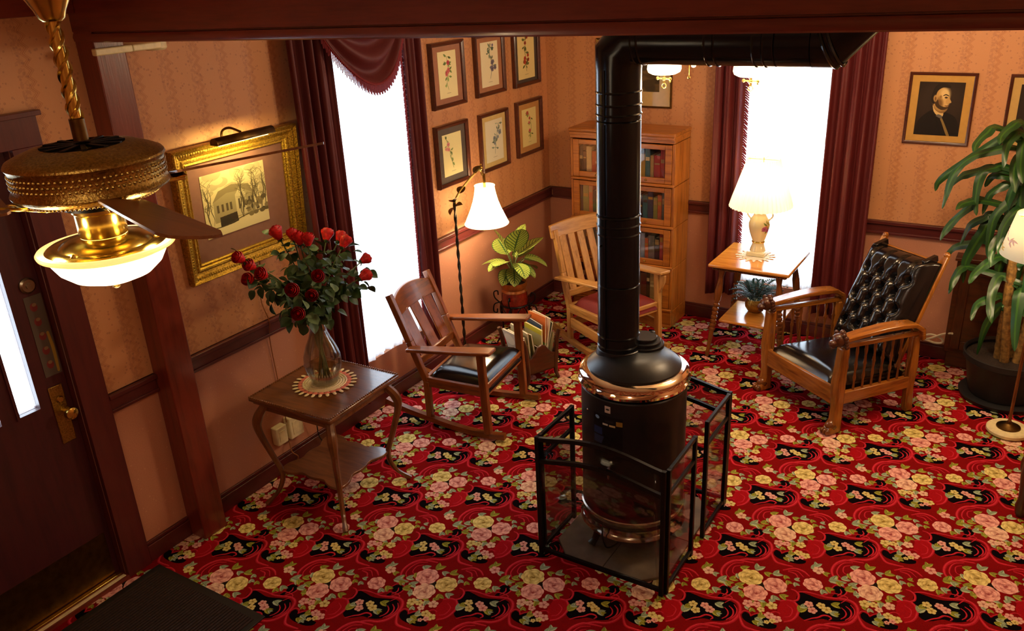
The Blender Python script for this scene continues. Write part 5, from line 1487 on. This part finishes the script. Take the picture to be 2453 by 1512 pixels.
def screen(name, label, posts, wings, arch_seg):
    r = thing(name, label, 'fire screen', (0, 0, 0)); w = .02; h = .652; h2 = .525
    for a in posts: MB().span((a[0] - w/2, a[1] - w/2, .001), (a[0] + w/2, a[1] + w/2, h)).build('post', M['iron'], r, .002)
    for (a, b) in wings:
        A_, B_ = Vector((*a, 0)), Vector((*b, 0)); d = (B_ - A_).normalized() * w / 2
        for z in (h - .009, h2, .03): MB().bar(A_ + d + Vector((0, 0, z)), B_ - d + Vector((0, 0, z)), .016, .018).build('rail', M['iron'], r, .002)
        MB().bar(A_ + d + Vector((0, 0, .28)), B_ - d + Vector((0, 0, .28)), .003, h2 - .05).build('screen_panel', M['mesh'], r)
        MB().bar(A_ + d + Vector((0, 0, (h + h2)/2 - .004)), B_ - d + Vector((0, 0, (h + h2)/2 - .004)), .003, h - h2 - .02).build('screen_panel', M['mesh'], r)
    a, b = arch_seg; A_, B_ = Vector((*a, 0)), Vector((*b, 0)); N = 16
    for z in (h - .012, h2):
        mb = MB(); P = [A_.lerp(B_, i / N) + Vector((0, 0, z + .045 * math.sin(PI * i / N) ** 1.2)) for i in range(N + 1)]
        for u, v in zip(P[:-1], P[1:]): mb.bar(u, v, .016, .02)
        mb.build('arched_rail', M['iron'], r)
    MB().bar(A_ + Vector((0, 0, .03)), B_ + Vector((0, 0, .03)), .016, .018).build('rail', M['iron'], r)
    MB().grid(lambda u, v: A_.lerp(B_, u) + Vector((0, 0, .035 + (h - .055 + .045 * math.sin(PI * u) ** 1.2) * v)), 16, 2).build('screen_panel', M['mesh'], r, solid=.003)
    return r
x0, x1, yA, yB = 1.675, 2.29, -3.088, -2.29
screen('fire_screen', 'black framed fire screen with arched top in front of the stove', [(x0, yA), (x0 + .001, yA + .027), (x0 + .003, yA + .325), (x1, yA), (x1 + .012, yA + .024), (x1 + .012, yA + .325)], [((x0 + .001, yA + .027), (x0 + .003, yA + .325)), ((x1 + .012, yA + .024), (x1 + .012, yA + .325))], ((x0 + .01, yA), (x1 - .01, yA)))
screen('fire_screen', 'black framed fire screen closing the back and right rear of the stove', [(x0, yB), (x0, yB - .027), (x0, yB - .3), (x1 + .012, yB), (x1 + .014, yB - .027), (x1 + .014, yB - .32)], [((x0, yB - .3), (x0, yB - .027)), ((x1 + .014, yB - .32), (x1 + .014, yB - .027))], ((x0 + .01, yB), (x1 + .002, yB)))

# ---------------------------------------------------------------- brass ceiling fan with bowl light, nearest the camera
FX, FY = 1.362, -4.70
CF = thing('ceiling_fan', 'ornate brass ceiling fan with lit opal bowl hanging beside the beam', 'ceiling fan', (FX, FY, 0))
L_ = lambda n, prof, m, seg=48, **k: MB().lathe(prof, seg, **k).build(n, m, CF, angle=.7)
L_('canopy', [(.022, 2.565), (.030, 2.572), (.036, 2.59), (.044, 2.604), (.048, 2.612), (.062, 2.635), (.072, 2.66), (.075, CEIL - .001)], M['brass'])
mb = MB()
mb.lathe([(.014, 2.335), (.014, 2.57)], 16)
for k in range(3):
    mb.tube([(.015*math.cos(z*55 + k*2.094), .015*math.sin(z*55 + k*2.094), z) for z in np.linspace(2.335, 2.568, 90)], .0045, 5)
mb.build('twisted_downrod', M['brass'], CF)
L_('rod_coupling', [(.018, 2.283), (.018, 2.335), (.015, 2.338)], M['bronze'])
L_('motor_top', [(.10, 2.272), (.13, 2.268), (.165, 2.255), (.184, 2.246), (.188, 2.240)], M['brass_old'], 64, closed=False)
mb = MB()
mb.lathe([(.02, 2.262), (.10, 2.268)], 40, closed=False)
for k in range(12):
    a = 2*PI*k/12; mb.bar((.02*math.cos(a), .02*math.sin(a), 2.272), (.10*math.cos(a), .10*math.sin(a), 2.272), .012, .006)
mb.build('vent_spider', M['iron'], CF)
L_('motor_band', [(.188, 2.241), (.190, 2.236), (.186, 2.230), (.1835, 2.226), (.1835, 2.178), (.187, 2.172), (.190, 2.166), (.187, 2.16), (.17, 2.15), (.14, 2.138), (.10, 2.132), (.06, 2.130)], M['brass_old'], 64, closed=False)
mb = MB()
for row, z in enumerate((2.216, 2.203, 2.19)):
    for k in range(84):
        a = 2*PI*(k + .5*(row % 2))/84; mb.sphere((.183*math.cos(a), .183*math.sin(a), z), .0046, 5, 4)
for k in range(90):
    a = 2*PI*k/90; mb.sphere((.155*math.cos(a), .155*math.sin(a), 2.144), .005, 5, 4)
setp(mb.build('pierced_filigree', M['brass_old'], CF), kind='stuff')
L_('flywheel', [(.05, 2.112), (.08, 2.114), (.082, 2.13), (.05, 2.132)], M['iron'])
L_('switch_housing', [(.056, 2.035), (.060, 2.04), (.060, 2.098), (.064, 2.102), (.064, 2.112), (.05, 2.114)], M['brass'])
rt = Vector((.848, .53, 0)).normalized(); fw = Vector((-.53, .848, 0)).normalized()
for k, ph in enumerate((42, 132, 222, 312)):
    a = math.radians(ph); d = rt * math.cos(a) + fw * math.sin(a); t = Vector((-d.y, d.x, 0)); P = lambda x, y, z: d * x + t * y + Vector((0, 0, z))
    mb = MB(); mb.bar(P(.06, 0, 2.122), P(.125, 0, 2.128), .026, .010); mb.bar(P(.125, 0, 2.128), P(.185, 0, 2.146), .03, .008)
    for s in (-1, 1): mb.tube([P(.15, 0, 2.137), P(.185, s*.028, 2.148), P(.225, s*.032, 2.152 + s*.006), P(.235, 0, 2.153)], .006, 6)
    mb.bar(P(.185, 0, 2.147), P(.235, 0, 2.153), .062, .005)
    mb.build('blade_iron', M['brass'], CF, .002)
    pl = [(.205, -.046), (.215, -.054), (.40, -.062), (.61, -.067), (.645, -.055), (.66, -.03), (.664, 0), (.66, .03), (.645, .055), (.61, .067), (.40, .062), (.215, .054), (.205, .046)]
    tw = -math.tan(math.radians(12)); zt = 2.157
    vs = [P(x, y, zt + y * tw) for x, y in pl] + [P(x, y, zt + y * tw + .007) for x, y in pl]; n = len(pl)
    MB().add(vs, [tuple(range(n))[::-1], tuple(range(n, 2*n))] + [(i, (i+1) % n, n + (i+1) % n, n + i) for i in range(n)]).build('blade', M['bladewood'][0], CF)
L_('light_fitter', [(.058, 2.036), (.085, 2.032), (.108, 2.022), (.116, 2.014), (.14, 2.016), (.15, 2.010), (.146, 2.0)], M['brass'], 56, closed=False)
L_('bowl_rim', [(.146, 2.008), (.155, 2.011), (.168, 2.011), (.172, 2.006), (.170, 2.0), (.156, 1.996), (.146, 1.990)], M['bowl_rim'], 64, closed=False)
L_('glass_bowl', [(.147, 1.992), (.143, 1.978), (.128, 1.952), (.10, 1.928), (.06, 1.913), (.02, 1.909), (.001, 1.909)], M['bowl'], 64, closed=False)
L_('finial', [(.004, 1.886), (.010, 1.890), (.008, 1.898), (.016, 1.904), (.018, 1.910)], M['brass_old'], 20)
for k in range(3):
    a = k * 2.094 + .9; MB().lathe([(.006, 0), (.009, .004), (.009, .016), (.004, .02)], 10, (.118*math.cos(a), .118*math.sin(a), 2.012), (math.cos(a), math.sin(a), .2)).build('thumb_screw', M['brass'], CF)
lamp('fan_bowl_glow', 'POINT', (FX, FY, 1.84), 3.0, WARM, .12)
for a in (.4, 2.5, 4.6): lamp('fan_bowl_upglow', 'POINT', (FX + .15 * math.cos(a), FY + .15 * math.sin(a), 2.045), 1.3, WARM, .02)

# ---------------------------------------------------------------- two armed light fitting beyond the stovepipe
GX, GY = 1.935, -1.78
GL = thing('ceiling_light', 'brass two arm ceiling light with opal bowls seen under the stovepipe', 'lamp', (GX, GY, 0))
gb = lambda n, mb, m=M['brass']: mb.build(n, m, GL)
gb('canopy', MB().lathe([(.02, CEIL - .05), (.05, CEIL - .03), (.06, CEIL - .001)], 24))
gb('stem', MB().tube([(0, 0, 2.22), (0, 0, CEIL - .03)], .010, 12))
gb('hub', MB().sphere((0, 0, 2.2), .03, 14, 10))
for s in (-1, 1):
    gb('arm', MB().tube(bez([(0, 0, 2.2), (s*.09, 0, 2.19), (s*.17, 0, 2.245), (s*.222, 0, 2.19), (s*.222, 0, 2.145)], 18), .007, 8))
    c = (s*.222, 0, 0)
    MB().lathe([(.02, 2.078), (.060, 2.080), (.080, 2.090), (.086, 2.105), (.084, 2.125), (.074, 2.138), (.04, 2.145)], 32, c).build('opal_bowl', M['opal'], GL)
    mb = MB().tube([(c[0], 0, 2.08), (c[0], 0, 2.035)], .006, 8).tube([(c[0] - .035, 0, 2.058), (c[0] + .03, 0, 2.056)], .004, 8).sphere((c[0] - .035, 0, 2.058), .009, 8, 6).sphere((c[0] + .033, 0, 2.056), .009, 8, 6).sphere((c[0], 0, 2.056), .010, 8, 6)
    mb.tube([(c[0] + .033, 0, 2.058), (c[0] + .033, 0, 2.04)], .004, 6)
    mb.tube([(c[0] + .012*math.cos(t), 0, 2.022 + .012*math.sin(t)) for t in np.linspace(0, 2*PI, 18)], .0022, 5, False)
    gb('gas_key', mb, M['brass_old'])
    lamp('ceiling_light_glow', 'POINT', (GX + c[0], GY, 2.0), 7, WARM, .07)
mb = MB().tube([(-.09, 0, 2.16), (-.09, 0, 2.075)], .0018, 5).sphere((-.09, 0, 2.066), .008, 8, 6)
gb('pull_chain', mb, M['brass_old'])
MB().sphere((-.075, .02, 2.125), .014, 8, 6).build('switch_knob', M['opal'], GL)

# cream bar and disc added for a reflected strip of light over the post
CB = thing('reflection_bar', 'cream bar added for a reflected light strip under the left end of the beam', 'lamp', (0, 0, 0))
MB().span((.121, -3.83, 2.372), (.15, -3.66, 2.40)).span((.005, -3.66, 2.372), (.15, -3.52, 2.40)).build('bar', M['cream'], CB, .005)
MB().lathe([(.04, 2.362), (.048, 2.37), (.048, 2.40)], 24, (.075, -3.50, 0)).build('round_disc', M['cream'], CB)

# ---------------------------------------------------------------- right floor lamp, dracaena, cabinet, cord, mat, table
RL = thing('floor_lamp', 'tall floor lamp with lit floral cream shade and round cream base at right edge', 'lamp', (3.494, -.871, 0))
MB().lathe([(.105, .004), (.112, .012), (.112, .026), (.104, .034), (.07, .036)], 40).build('base', M['cream'], RL)
MB().lathe([(.064, .034), (.062, .042), (.03, .050), (.016, .06), (.012, .075)], 32).build('base_cap', M['bronze'], RL)
MB().tube([(0, 0, .06), (0, 0, 1.16)], .009, 12).build('pole', M['turned'][2], RL)
p = Paint(640, 200, '#ece0b8'); r = random.Random(8)
for k in range(34):
    x, y = r.uniform(20, 620), r.uniform(25, 175); c = r.choice(['#cfae5a', '#c9b27e', '#b9a0a8', '#d9bd70'])
    for q_ in range(3): a = r.uniform(0, 6.28); p.leaf(x + 14*math.cos(a), y + 14*math.sin(a), 14*math.cos(a), 14*math.sin(a), c, '#b08a3a', .3)
im = p.image('floral_shade_print')
t = NT('lit_floral_shade'); xi = t.n('ShaderNodeTexImage'); xi.image = im; t.l(t.n('ShaderNodeTexCoord').outputs['UV'], xi.inputs[0])
t.set(Base_Color=xi.outputs[0], Roughness=.8, Emission_Color=xi.outputs[0], Emission_Strength=.4)
o = MB().lathe([(.205, 1.075), (.155, 1.295)], 64, closed=False).build('shade', t.m, RL, angle=2, solid=.002)
uv = o.data.uv_layers.new(name='uv')
for pg in o.data.polygons:
    aa = [math.atan2(o.data.vertices[v].co.y, o.data.vertices[v].co.x) / (2*PI) % 1 for v in pg.vertices]; big = max(aa) - min(aa) > .5
    for li, a in zip(pg.loop_indices, aa):
        c = o.data.vertices[o.data.loops[li].vertex_index].co; uv.data[li].uv = ((a + 1 if big and a < .5 else a), (c.z - 1.05) / .235)
MB().bar((-.155, 0, 1.275), (.155, 0, 1.275), .004, .004).bar((0, -.155, 1.275), (0, .155, 1.275), .004, .004).tube([(0, 0, 1.16), (0, 0, 1.28)], .003, 6).build('shade_spider', M['brass'], RL)
MB().sphere((0, 0, 1.19), .028, 12, 8, (1, 1, 1.2)).build('bulb', M['bulb'], RL)
lamp('right_lamp_bulb', 'POINT', (3.494, -.871, 1.12), 10, WARM, .05)

DR = thing('potted_dracaena', 'tall green dracaena with thick canes in a large black pot at right', 'plant', (3.43, -.42, 0))
MB().lathe([(.19, .003), (.235, .006), (.245, .03), (.225, .034)], 40).build('saucer', M['black'], DR)
MB().lathe([(.185, .034), (.195, .05), (.232, .25), (.240, .26), (.250, .265), (.252, .30), (.244, .302), (.236, .285)], 40, closed=False).build('pot', M['black'], DR)
MB().lathe([(.001, .272), (.236, .268)], 24, closed=False).build('soil', M['soil'], DR)
for x, y, h, tx in ((-.055, -.03, .98, -.02), (.0, .02, 1.25, .01), (.045, -.05, .75, .03), (-.02, -.07, .62, -.03)):
    mb = MB(); n = 26
    mb.tube([(x + tx * i / n, y, .26 + (h - .26) * i / n) for i in range(n + 1)], [.026 + .0025 * (i % 2) for i in range(n + 1)], 10)
    mb.build('cane', M['cane'], DR)
t = NT('dracaena_leaf'); s = t.n('ShaderNodeSeparateXYZ'); t.l(t.n('ShaderNodeTexCoord').outputs['UV'], s.inputs[0])
d = t.math('ABSOLUTE', t.math('SUBTRACT', s.outputs[0], .5))
t.set(Base_Color=t.mix(t.math('SMOOTHSTEP' if False else 'LESS_THAN', d, .09), lin('#1f4520'), lin('#35601f')), Roughness=.36)
M['dracaena'] = t.m
LV = [[(3175,-515,1665),(3122,-583,1647),(3084,-651,1602),(3081,-719,1565)],[(3237,-407,1612),(3177,-393,1575),(3012,-380,1428),(2903,-366,1313),(2884,-352,1239)],[(3261,-500,1561),(3197,-528,1551),(3062,-557,1503),(2988,-585,1405),(2969,-613,1283),(2962,-641,1213)],[(3187,-480,1434),(3116,-483,1415),(3048,-487,1388),(3013,-490,1363),(2948,-493,1279)],[(3226,-473,1445),(3187,-493,1437),(3132,-514,1415),(3115,-534,1341),(3118,-554,1247),(3137,-575,1175)],[(3255,-470,1387),(3182,-454,1384),(3147,-437,1309)],[(3281,-452,1344),(3239,-464,1329),(3181,-477,1278),(3161,-490,1158)],[(3152,-487,1248),(3105,-560,1254),(3060,-632,1249),(3042,-705,1232)],[(3144,-514,1249),(3101,-535,1220),(3034,-556,1144),(2986,-576,1058),(2973,-597,1011)],[(3216,-453,1154),(3168,-454,1131),(3101,-454,1073),(3073,-454,958)],[(3172,-404,990),(3125,-380,948),(3031,-356,899),(2977,-333,784)],[(3214,-456,1104),(3181,-460,1048),(3150,-464,969),(3116,-467,853),(3121,-471,724)],[(3296,-446,908),(3236,-508,883),(3180,-571,828),(3161,-633,781)],[(3318,-463,1314),(3299,-485,1262),(3230,-507,1175),(3219,-529,1038),(3227,-551,926)],[(3318,-428,970),(3301,-404,903),(3292,-380,808),(3289,-355,738)],[(3386,-439,957),(3384,-426,888),(3381,-413,740),(3396,-400,610)],[(3334,-461,670),(3290,-534,681),(3218,-608,650),(3206,-681,575)],[(3355,-481,614),(3329,-472,593),(3281,-464,466),(3261,-455,262)],[(3422,-507,753),(3420,-560,707),(3430,-613,559),(3451,-666,420)],[(3286,-488,1689),(3235,-552,1684),(3196,-616,1641),(3197,-680,1608)],[(3288,-492,1639),(3252,-544,1631),(3227,-596,1583),(3232,-648,1475)],[(3312,-442,1507),(3283,-514,1489),(3284,-585,1423),(3309,-657,1344)],[(3332,-515,1411),(3297,-505,1358),(3275,-494,1233),(3285,-484,1108)],[(3362,-490,1217),(3320,-535,1200),(3279,-580,1110),(3278,-625,974)],[(3338,-455,1350),(3334,-482,1284),(3351,-508,1147),(3383,-534,1011)],[(3385,-459,1063),(3298,-525,1071),(3249,-590,1010),(3253,-656,905)],[(3157,-460,827),(3096,-517,824),(3076,-573,773),(3064,-630,698)],[(3311,-442,1604),(3300,-504,1569),(3309,-566,1467),(3335,-627,1391)],[(3443,-508,935),(3449,-527,841),(3453,-547,695),(3463,-566,599)],[(3314,-468,801),(3285,-533,740),(3290,-599,633),(3311,-664,569)]]
for k, path in enumerate(LV):
    r = random.Random(k); P = [Vector(q_) / 1000 - Vector((3.43, -.42, 0)) for q_ in path]
    root = Vector((-.03 + r.uniform(-.03, .04), -.03 + r.uniform(-.03, .03), min(1.5, max(.5, P[0].z - .06))))
    if (P[0] - root).length > .08: P = [root] + P
    C_ = [Vector(q_) for q_ in bez(P, 18)]; n = len(C_); L = sum((b_ - a).length for a, b_ in zip(C_, C_[1:]))
    wd_ = min(.054, .022 + L * .09) * (1.25 if k in (11, 14, 15, 18) else 1)
    mb = MB(); view = Vector((0, -5.5, 1.5))
    def fn(u, v):
        f = v * (n - 1); i = min(n - 2, int(f)); c = C_[i].lerp(C_[i+1], f - i); tg = (C_[i+1] - C_[i]).normalized()
        up_ = Vector((r0x, -.75, .65)); sd = tg.cross(up_); sd = sd.normalized() if sd.length > .05 else Vector((0, 0, 1))
        w = wd_ / 2 * (.14 + .86 * math.sin(PI * min(1, (v * .86 + .12))) ** .75) * (1 if v < .98 else .3)
        tt = (u - .5) * 2; nn = sd.cross(tg)
        return c + sd * tt * w + nn * (-.22 * abs(tt) * w + .005 * math.sin(v * 17 + k) * tt)
    r0x = r.uniform(-.5, .3)
    mb.grid(fn, 4, 24); o = mb.build('leaf', M['dracaena'], DR, angle=3)
    uv = o.data.uv_layers.new(name='uv')
    for pg in o.data.polygons:
        for li in pg.loop_indices:
            i = o.data.loops[li].vertex_index; uv.data[li].uv = ((i % 5) / 4, (i // 5) / 24)
WC = thing('wall_cabinet', 'dark brown panelled low cabinet against the back wall behind the dracaena', 'cabinet', (3.05, -.022, 0))
B = lambda n, mb, bv=.004: mb.build(n, M['darkwood'], WC, bv)
B('carcass', MB().span((0, -.10, .11), (1.1, 0, .75)).span((.02, -.085, .0), (1.08, 0, .11)))
B('top', MB().span((-.012, -.125, .75), (1.112, 0, .772)))
for i in range(2):
    a = .03 + i * .53
    dr = MB().span((a, -.112, .14), (a + .06, -.10, .72)).span((a + .45, -.112, .14), (a + .51, -.10, .72)).span((a + .06, -.112, .14), (a + .45, -.10, .20)).span((a + .06, -.112, .66), (a + .45, -.10, .72))
    dd = B('door', dr); MB().sphere((a + (.48 if i == 0 else .03), -.12, .45), .010, 8, 6).build('knob', M['bronze'], dd)
cordline('extension_cord', 'white coiled power cord with a loop beside the leather armchair', [(3.09,-.14,.251),(3.035,-.09,.217),(2.949,-.06,.154),(2.835,-.06,.125),(2.78,-.06,.13),(2.80,-.07,.16),(2.884,-.06,.154),(2.958,-.06,.187),(3.023,-.07,.175),(3.035,-.07,.146),(2.991,-.06,.131),(2.912,-.06,.14),(2.8,-.06,.087),(2.76,-.06,.012)], .008, M['cord_white'], n=70)

MT = thing('door_mat', 'dark brown ribbed rubber door mat at the front door, bottom left', 'mat', (0, 0, 0))
MB().span((.075, -5.0, .001), (.815, -4.06, .008)).build('backing', M['rubber_edge'], MT, .002)
mb = MB(); x = .115
while x < .775: mb.span((x, -4.96, .008), (x + .010, -4.10, .0125)); x += .0165
setp(mb.build('ribs', M['rubber'], MT), kind='stuff')

ET = thing('side_table', 'dark turned wooden table leg just inside the right edge of the picture', 'table', (3.82, -1.50, 0))
prof = [(.018, 0), (.026, .02), (.030, .06), (.022, .10), (.026, .16), (.034, .24), (.030, .30), (.022, .33), (.032, .36), (.032, .40), (.024, .43), (.028, .55), (.03, .66)]
for sx in (-1, 1):
    for sy in (-1, 1): MB().lathe(prof, 20, (sx*.215, sy*.215, 0)).build('leg', M['darkwood'][2], ET)
MB().span((-.22, -.22, .60), (.22, .22, .66)).build('apron', M['darkwood'], ET, .004)
MB().span((-.235, -.235, .66), (.235, .235, .685)).build('tabletop', M['darkwood'], ET, .008)
